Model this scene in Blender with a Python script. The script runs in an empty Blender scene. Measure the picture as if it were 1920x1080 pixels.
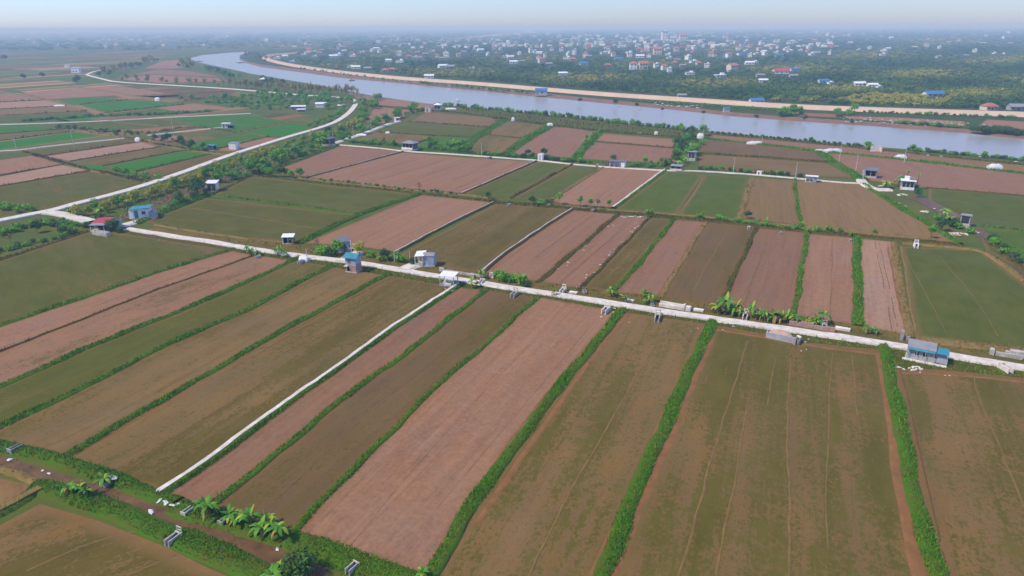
import bpy, bmesh, math, random
import numpy as np
from mathutils import Vector, Matrix
from mathutils.geometry import tessellate_polygon
random.seed(11); RNG = np.random.default_rng(11)
SC = bpy.context.scene; COL = SC.collection
rad = math.radians

# ---------------------------------------------------------------- camera, sky, sun, exposure
CAM_H = 50.0; FPX = 1297.0; HORIZON = 50.0; ROLL = math.atan(10.0/1920.0)
PITCH = math.atan((540.0-HORIZON)/FPX)
_U = Vector((0, math.sin(PITCH), math.cos(PITCH))); _X = Vector((1, 0, 0)); CD = Vector((0, math.cos(PITCH), -math.sin(PITCH)))
CX = _X*math.cos(ROLL)-_U*math.sin(ROLL); CY = _X*math.sin(ROLL)+_U*math.cos(ROLL)
cam_data = bpy.data.cameras.new('camera'); cam = bpy.data.objects.new('camera', cam_data); COL.objects.link(cam)
cam_data.sensor_width = 36.0; cam_data.lens = 36.0*FPX/1920.0; cam_data.clip_start = 1.0; cam_data.clip_end = 60000.0
cam.matrix_world = Matrix(((CX.x, CY.x, -CD.x, 0), (CX.y, CY.y, -CD.y, 0), (CX.z, CY.z, -CD.z, CAM_H), (0, 0, 0, 1)))
SC.camera = cam
SUN_EL = 52.0; SUN_AZ = -112.0      # azimuth from +Y (view direction), clockwise seen from above
W = bpy.data.worlds.new('World'); SC.world = W; W.use_nodes = True
wn = W.node_tree.nodes; wl = W.node_tree.links
bg = wn['Background']; sky = wn.new('ShaderNodeTexSky'); sky.sky_type = 'NISHITA'; sky.sun_disc = False
sky.sun_elevation = rad(SUN_EL); sky.sun_rotation = rad(-SUN_AZ); sky.altitude = 0; sky.air_density = 1.0; sky.dust_density = 0.5; sky.ozone_density = 6.0
tint = wn.new('ShaderNodeMix'); tint.data_type = 'RGBA'; tint.blend_type = 'MULTIPLY'; tint.inputs[0].default_value = 1.0; tint.inputs[7].default_value = (.83, .885, 1.15, 1)
wl.new(sky.outputs[0], tint.inputs[6]); wl.new(tint.outputs[2], bg.inputs[0]); bg.inputs[1].default_value = 0.113
sd = bpy.data.lights.new('sun', 'SUN'); sun = bpy.data.objects.new('sun', sd); COL.objects.link(sun)
sd.energy = 3.1; sd.angle = rad(7.0); sd.color = (1.0, 0.93, 0.82)
sdir = Vector((math.sin(rad(SUN_AZ))*math.cos(rad(SUN_EL)), math.cos(rad(SUN_AZ))*math.cos(rad(SUN_EL)), math.sin(rad(SUN_EL))))
sun.rotation_euler = sdir.to_track_quat('Z', 'Y').to_euler(); sun.location = (0, 0, 200)
SC.view_settings.view_transform = 'Standard'; SC.view_settings.look = 'None'; SC.view_settings.exposure = 0.55; SC.view_settings.gamma = 1.0
SC.view_settings.use_curve_mapping = False
SC.render.engine = 'CYCLES'
SC.cycles.max_bounces = 5; SC.cycles.diffuse_bounces = 2; SC.cycles.glossy_bounces = 2; SC.cycles.transmission_bounces = 2; SC.cycles.transparent_max_bounces = 4
SC.cycles.volume_bounces = 0; SC.cycles.use_denoising = True
try: SC.cycles.denoiser = 'OPENIMAGEDENOISE'
except Exception: pass

def P(x, y, z=0.0):
    """the point of the plane at height z seen at pixel (x, y) of the 1920 x 1080 photograph"""
    r = CX*((x-960.0)/FPX)+CY*((540.0-y)/FPX)+CD
    t = (z-CAM_H)/min(r.z, -0.004)
    return Vector((r.x*t, r.y*t, z))
def dist(p): return math.sqrt(p[0]**2+p[1]**2+CAM_H**2)
def PP(pts, z=0.0): return [P(x, y, z) for x, y in pts]
def ang(a, b, z=0.0):
    d = P(*b, z)-P(*a, z); return math.atan2(d.y, d.x)

# ---------------------------------------------------------------- materials
MATS = {}
def s2l(c):
    f = lambda v: (v/12.92 if v <= .04045 else ((v+.055)/1.055)**2.4)
    return tuple(f(v/255.0)*k for v, k in zip(c, (.83, .73, .41)))   # colour seen under the bluish daylight -> base colour
def mat(name, col, rough=0.85, var=0.25, scale=1.0, spec=0.2, bump=0.0, island=0.0, metal=0.0, col2=None, coord='Object', stretch=None, detail=5):
    """plain weathered surface: base colour broken up by two noises, optional bump and a random tint for each loose piece"""
    m = bpy.data.materials.new(name); m.use_nodes = True; N = m.node_tree.nodes; L = m.node_tree.links; MATS[name] = m
    b = N['Principled BSDF']; b.inputs['Roughness'].default_value = rough; b.inputs['Specular IOR Level'].default_value = spec; b.inputs['Metallic'].default_value = metal
    tc = N.new('ShaderNodeTexCoord'); src = tc.outputs[coord] if coord != 'World' else N.new('ShaderNodeNewGeometry').outputs['Position']
    if stretch:
        mp = N.new('ShaderNodeMapping'); mp.inputs['Scale'].default_value = stretch; L.new(src, mp.inputs[0]); src = mp.outputs[0]
    n1 = N.new('ShaderNodeTexNoise'); n1.inputs['Scale'].default_value = scale; n1.inputs['Detail'].default_value = detail; n1.inputs['Roughness'].default_value = .65; L.new(src, n1.inputs[0])
    mx = N.new('ShaderNodeMix'); mx.data_type = 'RGBA'; mx.clamp_factor = True
    c2 = col2 if col2 else tuple(v*(1-var) for v in col); c1 = col if col2 else tuple(min(v*(1+var*.6), .95) for v in col)
    mx.inputs[6].default_value = (*c1, 1); mx.inputs[7].default_value = (*c2, 1)
    rg = N.new('ShaderNodeMapRange'); rg.inputs[1].default_value = .32; rg.inputs[2].default_value = .68; L.new(n1.outputs[0], rg.inputs[0]); L.new(rg.outputs[0], mx.inputs[0])
    out = mx.outputs[2]
    if island > 0:
        g = N.new('ShaderNodeNewGeometry'); oi = N.new('ShaderNodeObjectInfo')
        ad = N.new('ShaderNodeMath'); ad.operation = 'MULTIPLY_ADD'; ad.inputs[1].default_value = .45; L.new(oi.outputs['Random'], ad.inputs[0])
        ml = N.new('ShaderNodeMath'); ml.operation = 'MULTIPLY'; ml.inputs[1].default_value = .55; L.new(g.outputs['Random Per Island'], ml.inputs[0]); L.new(ml.outputs[0], ad.inputs[2])
        hs = N.new('ShaderNodeHueSaturation'); r2 = N.new('ShaderNodeMapRange'); r2.inputs[3].default_value = 1-island; r2.inputs[4].default_value = 1+island
        L.new(ad.outputs[0], r2.inputs[0]); L.new(r2.outputs[0], hs.inputs['Value'])
        r3 = N.new('ShaderNodeMapRange'); r3.inputs[3].default_value = .5+.045*island; r3.inputs[4].default_value = .5-.045*island; L.new(ad.outputs[0], r3.inputs[0]); L.new(r3.outputs[0], hs.inputs['Hue'])
        L.new(out, hs.inputs['Color']); out = hs.outputs[0]
    L.new(out, b.inputs['Base Color'])
    if bump:
        bp = N.new('ShaderNodeBump'); bp.inputs['Strength'].default_value = bump; bp.inputs['Distance'].default_value = .2; L.new(n1.outputs[0], bp.inputs['Height']); L.new(bp.outputs[0], b.inputs['Normal'])
    return m

def corrugated(name, col, rough=.5, var=.2):
    """ribbed sheet roofing with stains"""
    m = mat(name, col, rough, var, .9, .3); N = m.node_tree.nodes; L = m.node_tree.links; b = N['Principled BSDF']
    tc = N.new('ShaderNodeTexCoord'); wv = N.new('ShaderNodeTexWave'); wv.inputs['Scale'].default_value = 1.4; wv.inputs['Distortion'].default_value = .2; L.new(tc.outputs['Object'], wv.inputs[0])
    bp = N.new('ShaderNodeBump'); bp.inputs['Strength'].default_value = .5; bp.inputs['Distance'].default_value = .05; L.new(wv.outputs[1], bp.inputs['Height']); L.new(bp.outputs[0], b.inputs['Normal'])
    return m

def field_material():
    """rice field: wet mud in the object's own colour, thin seedlings by obj['veg'] (cover) and obj['lush'] (olive to vivid green)"""
    m = bpy.data.materials.new('rice_field'); m.use_nodes = True; N = m.node_tree.nodes; L = m.node_tree.links; b = N['Principled BSDF']
    b.inputs['Roughness'].default_value = .7; b.inputs['Specular IOR Level'].default_value = .03
    def node(t, **k):
        n = N.new(t)
        for a, v in k.items(): setattr(n, a, v)
        return n
    def math_(op, a, c, clamp=False):
        n = node('ShaderNodeMath', operation=op, use_clamp=clamp)
        for i, v in enumerate((a, c)):
            if hasattr(v, 'links'): L.new(v, n.inputs[i])
            else: n.inputs[i].default_value = v
        return n.outputs[0]
    def mixc(f, a, c):
        n = node('ShaderNodeMix', data_type='RGBA', clamp_factor=True)
        for i, v in ((0, f), (6, a), (7, c)):
            if hasattr(v, 'links'): L.new(v, n.inputs[i])
            else: n.inputs[i].default_value = v if i == 0 else (*v, 1)
        return n.outputs[2]
    def attr(name, t='GEOMETRY'): n = node('ShaderNodeAttribute', attribute_type=t, attribute_name=name); return n
    uv = attr('fuv').outputs['Vector']; edge = attr('edge').outputs['Fac']; veg = attr('veg', 'OBJECT').outputs['Fac']; lush = attr('lush', 'OBJECT').outputs['Fac']
    oi = node('ShaderNodeObjectInfo')
    off = node('ShaderNodeVectorMath', operation='MULTIPLY_ADD'); off.inputs[1].default_value = (1, 1, 1)
    sc = node('ShaderNodeVectorMath', operation='SCALE'); sc.inputs[0].default_value = (371., 523., 0); L.new(oi.outputs['Random'], sc.inputs['Scale'])
    L.new(uv, off.inputs[0]); L.new(sc.outputs[0], off.inputs[2]); co = off.outputs[0]
    def noise(scale, stretch=(1, 1, 1), detail=4, rough=.6):
        mp = node('ShaderNodeMapping'); mp.inputs['Scale'].default_value = stretch; L.new(co, mp.inputs[0])
        n = node('ShaderNodeTexNoise'); n.inputs['Scale'].default_value = scale; n.inputs['Detail'].default_value = detail; n.inputs['Roughness'].default_value = rough; L.new(mp.outputs[0], n.inputs[0])
        return n.outputs[0]
    def con(x, k, lo=0.0):
        return math_('ADD', math_('MULTIPLY', math_('SUBTRACT', x, .5), k), .5+lo)
    big = con(noise(.05, (1, .5, 1), 3), 2.6); mid = con(noise(.24, (1, .5, 1), 5, .65), 2.4); stripe = con(noise(.2, (1, .05, 1), 3, .55), 2.4); row = con(noise(1.1, (1, .035, 1), 3, .6), 2.2)
    clump = con(noise(.85, (1, .75, 1), 5, .7), 3.0); fine = con(noise(2.4, (1, .7, 1), 6, .8), 2.6); rows = noise(2.4, (1, .02, 1), 2); tone = con(noise(.11, (1, .6, 1), 4, .6), 2.6)
    # seedling cover: patches and stripes, thinner where the field is barer
    pt = math_('ADD', math_('ADD', math_('MULTIPLY', big, .28), math_('MULTIPLY', mid, .26)), math_('ADD', math_('MULTIPLY', stripe, .34), math_('ADD', math_('MULTIPLY', clump, .26), math_('MULTIPLY', math_('SUBTRACT', row, .5), .22))))
    pt = math_('ADD', pt, math_('MULTIPLY', math_('SUBTRACT', fine, .5), .5))
    mr = node('ShaderNodeMapRange', interpolation_type='SMOOTHSTEP'); L.new(pt, mr.inputs[0]); L.new(math_('SUBTRACT', .90, veg), mr.inputs[1]); L.new(math_('SUBTRACT', 1.20, veg), mr.inputs[2])
    cover = math_('MULTIPLY', mr.outputs[0], edge)
    cover = math_('MULTIPLY', cover, .9)
    mud = oi.outputs['Color']
    shade = math_('ADD', math_('MULTIPLY', tone, .17), math_('ADD', math_('MULTIPLY', fine, .42), math_('ADD', math_('ADD', math_('MULTIPLY', row, .28), math_('MULTIPLY', stripe, .14)), math_('MULTIPLY', clump, .24))))
    shade = math_('ADD', shade, .385)
    sx = node('ShaderNodeSeparateXYZ'); L.new(co, sx.inputs[0])
    ph = math_('FRACT', math_('ADD', math_('MULTIPLY', sx.outputs[0], .19), math_('MULTIPLY', noise(.06, (1, .5, 1), 2), .55)), 0.0)
    ln = node('ShaderNodeMapRange', interpolation_type='SMOOTHSTEP'); ln.inputs[1].default_value = .045; ln.inputs[2].default_value = .0; L.new(math_('ABSOLUTE', math_('SUBTRACT', ph, .5), 0.0), ln.inputs[0])
    line = math_('MULTIPLY', ln.outputs[0], math_('MULTIPLY', math_('SUBTRACT', tone, .25), 1.4), True)
    shade = math_('SUBTRACT', shade, math_('MULTIPLY', line, .2))
    hs = node('ShaderNodeHueSaturation'); L.new(mud, hs.inputs['Color']); L.new(shade, hs.inputs['Value'])
    L.new(math_('ADD', math_('MULTIPLY', mid, -.22), 1.08), hs.inputs['Saturation'])
    mud2 = mixc(math_('MULTIPLY', math_('MULTIPLY', tone, mid, True), .55), hs.outputs[0], s2l((134, 106, 80)))
    rgb_edge = mixc(math_('SUBTRACT', .45, math_('MULTIPLY', edge, .45)), mud2, s2l((132, 96, 74)))
    olive = mixc(mid, s2l((76, 75, 34)), s2l((108, 99, 54))); green = mixc(fine, s2l((18, 112, 6)), s2l((58, 134, 16)))
    plant = mixc(lush, olive, green)
    final = mixc(cover, rgb_edge, plant)
    L.new(final, b.inputs['Base Color'])
    rr = node('ShaderNodeMapRange'); rr.inputs[3].default_value = .5; rr.inputs[4].default_value = .8; L.new(tone, rr.inputs[0]); L.new(rr.outputs[0], b.inputs['Roughness'])
    bp = node('ShaderNodeBump'); bp.inputs['Strength'].default_value = .35; bp.inputs['Distance'].default_value = .12
    L.new(math_('ADD', fine, math_('MULTIPLY', rows, .8)), bp.inputs['Height']); L.new(bp.outputs[0], b.inputs['Normal'])
    return m

M = {}
M['field'] = field_material()
M['concrete_road'] = mat('concrete_road', (.70, .635, .56), .85, .3, .9, .2, .1, coord='World', col2=(.47, .41, .34), detail=8)
M['concrete'] = mat('concrete', (.46, .42, .375), .85, .35, 1.3, .2, .25)
M['pale_concrete'] = mat('pale_concrete', (.70, .63, .55), .85, .3, 1.0, .2, .2)
M['grey_concrete'] = mat('grey_concrete', (.30, .285, .265), .9, .35, 1.5, .2, .25)
M['brick'] = mat('brick', (.40, .25, .205), .9, .3, 2.5, .15, .3)
M['white_wall'] = mat('white_wall', (.78, .77, .74), .8, .15, .8)
M['cream_wall'] = mat('cream_wall', (.66, .57, .45), .8, .15, .8)
M['grey_wall'] = mat('grey_wall', (.40, .39, .40), .85, .25, .8)
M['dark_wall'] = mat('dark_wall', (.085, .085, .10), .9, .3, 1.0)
M['blue_wall'] = mat('blue_wall', (.33, .38, .47), .8, .2, 1.0)
M['teal_roof'] = corrugated('teal_roof', (.045, .235, .285))
M['blue_roof'] = corrugated('blue_roof', (.05, .17, .36))
M['red_roof'] = corrugated('red_roof', (.42, .062, .075))
M['tile_roof'] = mat('tile_roof', (.42, .145, .095), .85, .3, 1.5)
M['grey_roof'] = corrugated('grey_roof', (.27, .255, .265))
M['slate_roof'] = corrugated('slate_roof', (.15, .155, .185))
M['white_roof'] = corrugated('white_roof', (.74, .74, .75), .5, .1)
M['rust'] = mat('rust', (.20, .10, .06), .9, .4, 2)
M['dark'] = mat('dark_opening', (.02, .018, .016), .9, .2, 1)
M['glass'] = mat('window_glass', (.06, .075, .09), .2, .2, .5, .5)
M['tarp'] = mat('white_tarp', (.66, .65, .63), .6, .1, 2.0, .3, .4)
M['plastic'] = mat('plastic_sheet', (.62, .60, .57), .6, .18, 3.0, .3, .3)
M['sand'] = mat('sand', (.46, .30, .235), .95, .2, 1.5, .1, .3)
M['wood'] = mat('wood', (.24, .17, .11), .9, .35, 3)
M['pole'] = mat('pole_concrete', (.50, .47, .43), .85, .2, 2)
M['bund_soil'] = mat('bund_soil', s2l((104, 92, 58)), .95, .3, .8, .1, .4, coord='World', col2=s2l((74, 84, 40)))
M['bund_green'] = mat('bund_green', s2l((70, 118, 36)), .9, .3, .5, .1, .5, coord='World', col2=s2l((88, 100, 44)))
M['bund_dark'] = mat('bund_dark', s2l((94, 78, 56)), .95, .3, .8, .1, .4, coord='World', col2=s2l((76, 74, 42)))
M['bund_tan'] = mat('bund_tan', s2l((146, 128, 104)), .95, .3, .6, .1, .4, coord='World', col2=s2l((116, 104, 72)))
M['verge'] = mat('verge', s2l((128, 108, 74)), .95, .3, .28, .1, .3, coord='World', col2=s2l((84, 92, 46)))
M['ditch'] = mat('ditch_mud', s2l((126, 98, 74)), .5, .3, .5, .3, .5, coord='World', col2=s2l((84, 66, 50)))
M['mud_bank'] = mat('mud_bank', s2l((138, 110, 112)), .7, .25, .12, .25, .3, coord='World')
M['track'] = mat('wheel_track', s2l((126, 106, 80)), .9, .2, .6, .15, .2, coord='World')
M['furrow'] = mat('furrow', s2l((110, 82, 68)), .85, .25, .6, .15, .2, coord='World')
M['redband'] = mat('bare_edge', s2l((138, 103, 82)), .9, .22, .5, .15, .3, coord='World')
M['land'] = mat('land', s2l((104, 108, 62)), .95, .3, .06, .1, .2, coord='World', col2=s2l((72, 100, 48)))
M['far_land'] = mat('far_land', s2l((54, 80, 46)), .95, .3, .02, .1, 0, coord='World', col2=s2l((76, 92, 58)), stretch=(.5, 1, 1))
M['levee'] = mat('levee_earth', s2l((196, 164, 178)), .95, .25, .08, .1, .3, coord='World')
M['levee_top'] = mat('levee_road', s2l((208, 192, 214)), .95, .1, .1, .1, .1, coord='World')
M['grass'] = mat('bank_grass', s2l((58, 140, 20)), .7, .3, .12, .15, island=.5, coord='World', col2=s2l((100, 152, 36)))
M['grass_dull'] = mat('dull_grass', s2l((92, 104, 50)), .8, .3, .2, .1, island=.32, coord='World', col2=s2l((108, 104, 60)))
M['grass_dry'] = mat('dry_grass', s2l((150, 136, 88)), .8, .3, .2, .1, island=.25, coord='World', col2=s2l((120, 112, 66)))
def leafmat(n, c, isl=.4): M[n] = mat(n, s2l(c), .6, .25, .4, .25, island=isl); return M[n]
leafmat('leaf_green', (100, 170, 50)); leafmat('leaf_dark', (60, 104, 48)); leafmat('leaf_olive', (172, 180, 70)); leafmat('leaf_brown', (152, 140, 94), .3); leafmat('leaf_bright', (112, 180, 50)); leafmat('leaf_dry', (150, 122, 78), .3)
leafmat('banana_leaf', (78, 142, 50), .3); leafmat('banana_young', (140, 172, 62), .3); leafmat('banana_dead', (164, 138, 92), .25); leafmat('banana_stem', (120, 124, 72), .2)
M['bark'] = mat('bark', (.13, .10, .07), .95, .3, 3)

# ---------------------------------------------------------------- helpers
def tag(o, label=None, cat=None, group=None, kind=None):
    if label: o['label'] = label
    if cat: o['category'] = cat
    if group: o['group'] = group
    if kind: o['kind'] = kind
    return o
def link(name, me, parent=None, m=None):
    o = bpy.data.objects.new(name, me); COL.objects.link(o)
    if parent: o.parent = parent
    if m is not None and me is not None and len(me.materials) == 0: me.materials.append(m)
    return o
def empty(name, loc, rz=0.0, label=None, cat=None, group=None):
    o = bpy.data.objects.new(name, None); COL.objects.link(o); o.location = loc; o.rotation_euler = (0, 0, rz); o.empty_display_size = .3
    return tag(o, label, cat, group)
def raw_mesh(name, v, f, m=None, smooth=False):
    me = bpy.data.meshes.new(name); me.from_pydata([tuple(p) for p in v], [], f); me.update()
    if m is not None: me.materials.append(m)
    if smooth: me.shade_smooth()
    return me
def np_mesh(name, verts, nper, m):
    """verts: (n*nper, 3); every nper verts make one face of its own"""
    n = len(verts)//nper; me = bpy.data.meshes.new(name)
    me.vertices.add(len(verts)); me.vertices.foreach_set('co', verts.astype(np.float32).ravel())
    me.loops.add(n*nper); me.loops.foreach_set('vertex_index', np.arange(n*nper, dtype=np.int32))
    me.polygons.add(n); me.polygons.foreach_set('loop_start', np.arange(0, n*nper, nper, dtype=np.int32))
    me.update(calc_edges=True); me.materials.append(m); return me
class MB:
    def __init__(s): s.v = []; s.f = []
    def box(s, c, sz, rz=0.0, taper=1.0):
        b = len(s.v); hx, hy, hz = sz[0]/2, sz[1]/2, sz[2]/2; ca, sa = math.cos(rz), math.sin(rz)
        for z, k in ((-hz, 1.0), (hz, taper)):
            for x, y in ((-hx, -hy), (hx, -hy), (hx, hy), (-hx, hy)): s.v.append((c[0]+(x*ca-y*sa)*k, c[1]+(x*sa+y*ca)*k, c[2]+z))
        for q in ((0, 3, 2, 1), (4, 5, 6, 7), (0, 1, 5, 4), (1, 2, 6, 5), (2, 3, 7, 6), (3, 0, 4, 7)): s.f.append(tuple(b+i for i in q))
        return s
    def slab(s, pts, t):
        """polygon pts (3d, counter-clockwise from above) thickened downward by t"""
        b = len(s.v); n = len(pts)
        s.v += [tuple(p) for p in pts]+[(p[0], p[1], p[2]-t) for p in pts]
        s.f.append(tuple(range(b, b+n))); s.f.append(tuple(range(b+2*n-1, b+n-1, -1)))
        for i in range(n): j = (i+1) % n; s.f.append((b+i, b+n+i, b+n+j, b+j))
        return s
    def tube(s, p0, p1, r0, r1, n=6, cap=True):
        p0, p1 = Vector(p0), Vector(p1); d = (p1-p0).normalized(); a = d.orthogonal().normalized(); c = d.cross(a); b = len(s.v)
        for p, r in ((p0, r0), (p1, r1)):
            for i in range(n): t = 2*math.pi*i/n; s.v.append(tuple(p+a*(r*math.cos(t))+c*(r*math.sin(t))))
        for i in range(n): j = (i+1) % n; s.f.append((b+i, b+j, b+n+j, b+n+i))
        if cap: s.f.append(tuple(range(b+n, b+2*n)))
        return s
    def lump(s, c, r, seed=0, nu=9, nv=5, flat=0.0, rough=.22):
        rg = random.Random(seed); b = len(s.v); ph = [rg.uniform(0, 6.3) for _ in range(6)]
        for j in range(nv+1):
            th = math.pi/2*(1-j/nv) if flat else math.pi/2-math.pi*j/nv
            for i in range(nu):
                t = 2*math.pi*i/nu
                k = 1+rough*(.5*math.sin(2*t+ph[0]+j)+.5*math.sin(3*t+ph[1])*math.cos(2*th+ph[2]))+rg.uniform(-.5, .5)*rough
                s.v.append((c[0]+r[0]*k*math.cos(t)*math.cos(th), c[1]+r[1]*k*math.sin(t)*math.cos(th), c[2]+r[2]*math.sin(th)*(1+rg.uniform(-.3, .3)*rough)))
        for j in range(nv):
            for i in range(nu): k = (i+1) % nu; s.f.append((b+j*nu+i, b+(j+1)*nu+i, b+(j+1)*nu+k, b+j*nu+k))
        return s
    def mesh(s, name, m, smooth=False): return raw_mesh(name, s.v, s.f, m, smooth)
    def build(s, name, m, parent=None, smooth=False): return link(name, s.mesh(name, m, smooth), parent)
def copy_tree(o, loc=None, rz=None, sc=None):
    c = o.copy(); COL.objects.link(c)
    for ch in o.children:
        k = ch.copy(); COL.objects.link(k); k.parent = c
        for g in ch.children:
            q = g.copy(); COL.objects.link(q); q.parent = k
    if loc is not None: c.location = loc
    if rz is not None: c.rotation_euler = (0, 0, rz)
    if sc is not None: c.scale = (sc, sc, sc) if not hasattr(sc, '__len__') else sc
    return c
def drop(o):
    for ch in list(o.children): drop(ch)
    bpy.data.objects.remove(o)
def resample(pts, step):
    out = [pts[0]]
    for a, b in zip(pts, pts[1:]):
        n = max(1, int((b-a).length/step))
        for i in range(1, n+1): out.append(a.lerp(b, i/n))
    return out
def smooth_line(pts, it=2):
    for _ in range(it):
        q = [pts[0]]
        for a, b in zip(pts, pts[1:]): q += [a.lerp(b, .25), a.lerp(b, .75)]
        pts = q+[pts[-1]]
    return pts
def normals2d(pts):
    out = []
    for i in range(len(pts)):
        d = pts[min(i+1, len(pts)-1)]-pts[max(i-1, 0)]; d.z = 0; d.normalize(); out.append(Vector((-d.y, d.x, 0)))
    return out
def sweep(pts, prof, jit=0.0, seed=0):
    """sweep a profile [(offset, height)...] along pts; returns verts, faces"""
    rg = random.Random(seed); nn = normals2d(pts); v = []; f = []; k = len(prof); w = 0.0
    for p, n in zip(pts, nn):
        w = w*.8+rg.uniform(-jit, jit)
        for o, h in prof: v.append((p.x+n.x*(o+w+rg.uniform(-jit, jit)*.6), p.y+n.y*(o+w+rg.uniform(-jit, jit)*.6), p.z+h*(1+rg.uniform(-.5, .5)*jit)))
    for i in range(len(pts)-1):
        for j in range(k-1): a = i*k+j; f.append((a, a+1, a+k+1, a+k))
    return v, f
def flat_poly(name, pts, m, kind='structure', label=None, group=None):
    tri = tessellate_polygon([pts]); me = raw_mesh(name, pts, [tuple(t) for t in tri], m)
    bm = bmesh.new(); bm.from_mesh(me)
    for fc in bm.faces:
        fc.normal_update()
        if fc.normal.z < 0: fc.normal_flip()
    bm.to_mesh(me); bm.free()
    return tag(link(name, me), label, None, group, kind)
# ---------------------------------------------------------------- land, river
NEAR_BANK = [(2300, 345), (1990, 309), (1920, 300), (1840, 291), (1730, 282), (1600, 272), (1440, 256), (1320, 245), (1240, 238), (1120, 225), (1000, 212), (870, 200), (800, 194), (700, 180), (660, 172), (600, 160), (540, 150), (500, 143), (470, 138), (440, 131), (400, 123), (368, 116), (353, 108.5), (378, 102), (430, 97.5), (475, 95.5), (560, 91), (720, 84)]
FAR_BANK = [(2300, 298), (1990, 269), (1920, 262), (1800, 250), (1640, 238), (1500, 229), (1380, 220), (1260, 207), (1100, 192), (900, 172), (740, 157), (640, 148), (540, 134), (490, 127), (462, 120), (449, 113), (455, 104), (475, 98), (560, 93.5), (720, 86)]
WATER_Z = -1.2
nb = PP(NEAR_BANK, -.06); outer = [Vector((1500, 26000, -.06)), Vector((-26000, 26000, -.06)), Vector((-26000, -600, -.06)), Vector((2600, -600, -.06))]
flat_poly('ground', nb+outer, M['land'], label='olive brown farmland on the near side of the river')
FB_UP = [(x, y-(9 if y > 150 else 9*(y-80)/70)) for x, y in FAR_BANK]
fb = PP(FB_UP, -.05)
flat_poly('far_ground', fb+[Vector((3000, 26000, -.05)), Vector((26000, 26000, -.05)), Vector((26000, -600, -.05)), Vector((2700, -600, -.05))], M['far_land'], label='green plain beyond the river')
def skirt(name, top, low, m, lab):
    n = len(top); f = [(i, i+1, n+i+1, n+i) for i in range(n-1)]
    tag(link(name, raw_mesh(name, top+low, f, m)), lab, None, None, 'structure')
nn = normals2d(nb); skirt('river_bank', nb, [p-q*3.0+Vector((0, 0, -2.2)) for p, q in zip(nb, nn)], M['mud_bank'], 'near mud bank of the river')
fw = PP(FAR_BANK, WATER_Z); nf = normals2d(fb)
fbr = fb; skirt('river_bank', fbr, [Vector((p.x, p.y, WATER_Z-.4)) for p in fw], M['mud_bank'], 'bare pinkish mud bank on the far side of the river')
wm = bpy.data.materials.new('river_water'); wm.use_nodes = True; N = wm.node_tree.nodes; L = wm.node_tree.links; b = N['Principled BSDF']
b.inputs['Base Color'].default_value = (.30, .28, .255, 1); b.inputs['Roughness'].default_value = .25; b.inputs['Specular IOR Level'].default_value = .5
g = N.new('ShaderNodeNewGeometry'); nz = N.new('ShaderNodeTexNoise'); nz.inputs['Scale'].default_value = .8; nz.inputs['Detail'].default_value = 4; L.new(g.outputs['Position'], nz.inputs[0])
bp = N.new('ShaderNodeBump'); bp.inputs['Strength'].default_value = .12; bp.inputs['Distance'].default_value = .05; L.new(nz.outputs[0], bp.inputs['Height']); L.new(bp.outputs[0], b.inputs['Normal'])
M['water'] = wm
flat_poly('river', [Vector((-1800, 150, WATER_Z)), Vector((1800, 60, WATER_Z)), Vector((1800, 4000, WATER_Z)), Vector((-1800, 4000, WATER_Z))], wm, label='calm pale blue grey river winding across the plain')

# ---------------------------------------------------------------- rice fields
FIELD_N = 0
MUD = {'pink': (153, 120, 119), 'brown': (128, 110, 88), 'lilac': (166, 138, 146), 'red': (144, 112, 112), 'tan': (138, 115, 94), 'dark': (114, 96, 81)}
TONE = {'pink': 'bare pinkish mud', 'brown': 'brown thinly sprouted', 'lilac': 'pale lilac mud', 'red': 'reddish mud', 'tan': 'tan earth', 'dark': 'dark brown'}
def inset(pts, d):
    n = len(pts); c = sum(pts, Vector())/n; out = []
    for i in range(n):
        a, p, q = pts[i-1], pts[i], pts[(i+1) % n]
        e1 = (p-a).normalized(); e2 = (q-p).normalized()
        n1 = Vector((-e1.y, e1.x, 0)); n2 = Vector((-e2.y, e2.x, 0)); k = n1+n2
        den = 1+n1.dot(n2); out.append(p+k*(d/max(den, .35)))
    return out
def field(px, mud, veg=0.0, lush=0.0, border=1.4, bright=1.0, rows=None):
    global FIELD_N
    pts = PP(px, 0.004+.003*(FIELD_N % 9)); FIELD_N += 1
    area = sum(a.x*b.y-b.x*a.y for a, b in zip(pts, pts[1:]+pts[:1]))/2
    if area < 0: pts.reverse()
    inn = inset(pts, border); n = len(pts)
    E = [(pts[(i+1) % n]-pts[i]) for i in range(n)]; e = max(E, key=lambda v: v.length).normalized(); e = (P(*rows[1])-P(*rows[0])).normalized() if rows else e; nrm = Vector((-e.y, e.x, 0))
    v = pts+inn; f = [(i, (i+1) % n, n+(i+1) % n, n+i) for i in range(n)]+[tuple(range(n, 2*n))]
    me = raw_mesh('rice_field', v, f, M['field'])
    a = me.attributes.new('edge', 'FLOAT', 'POINT'); a.data.foreach_set('value', [0.0]*n+[1.0]*n)
    a = me.attributes.new('fuv', 'FLOAT_VECTOR', 'POINT'); a.data.foreach_set('vector', [c for p in v for c in (p.dot(nrm), p.dot(e), 0.0)])
    o = link('rice_field', me); o.color = (*[c*bright for c in s2l(MUD[mud])], 1); o['veg'] = float(veg); o['lush'] = float(lush)
    look = TONE[mud] if veg < .35 else ('green seedling' if lush > .5 else 'olive sprouting')
    return tag(o, look+' rice field enclosed by low earth banks', None, 'rice fields', 'structure')
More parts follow.
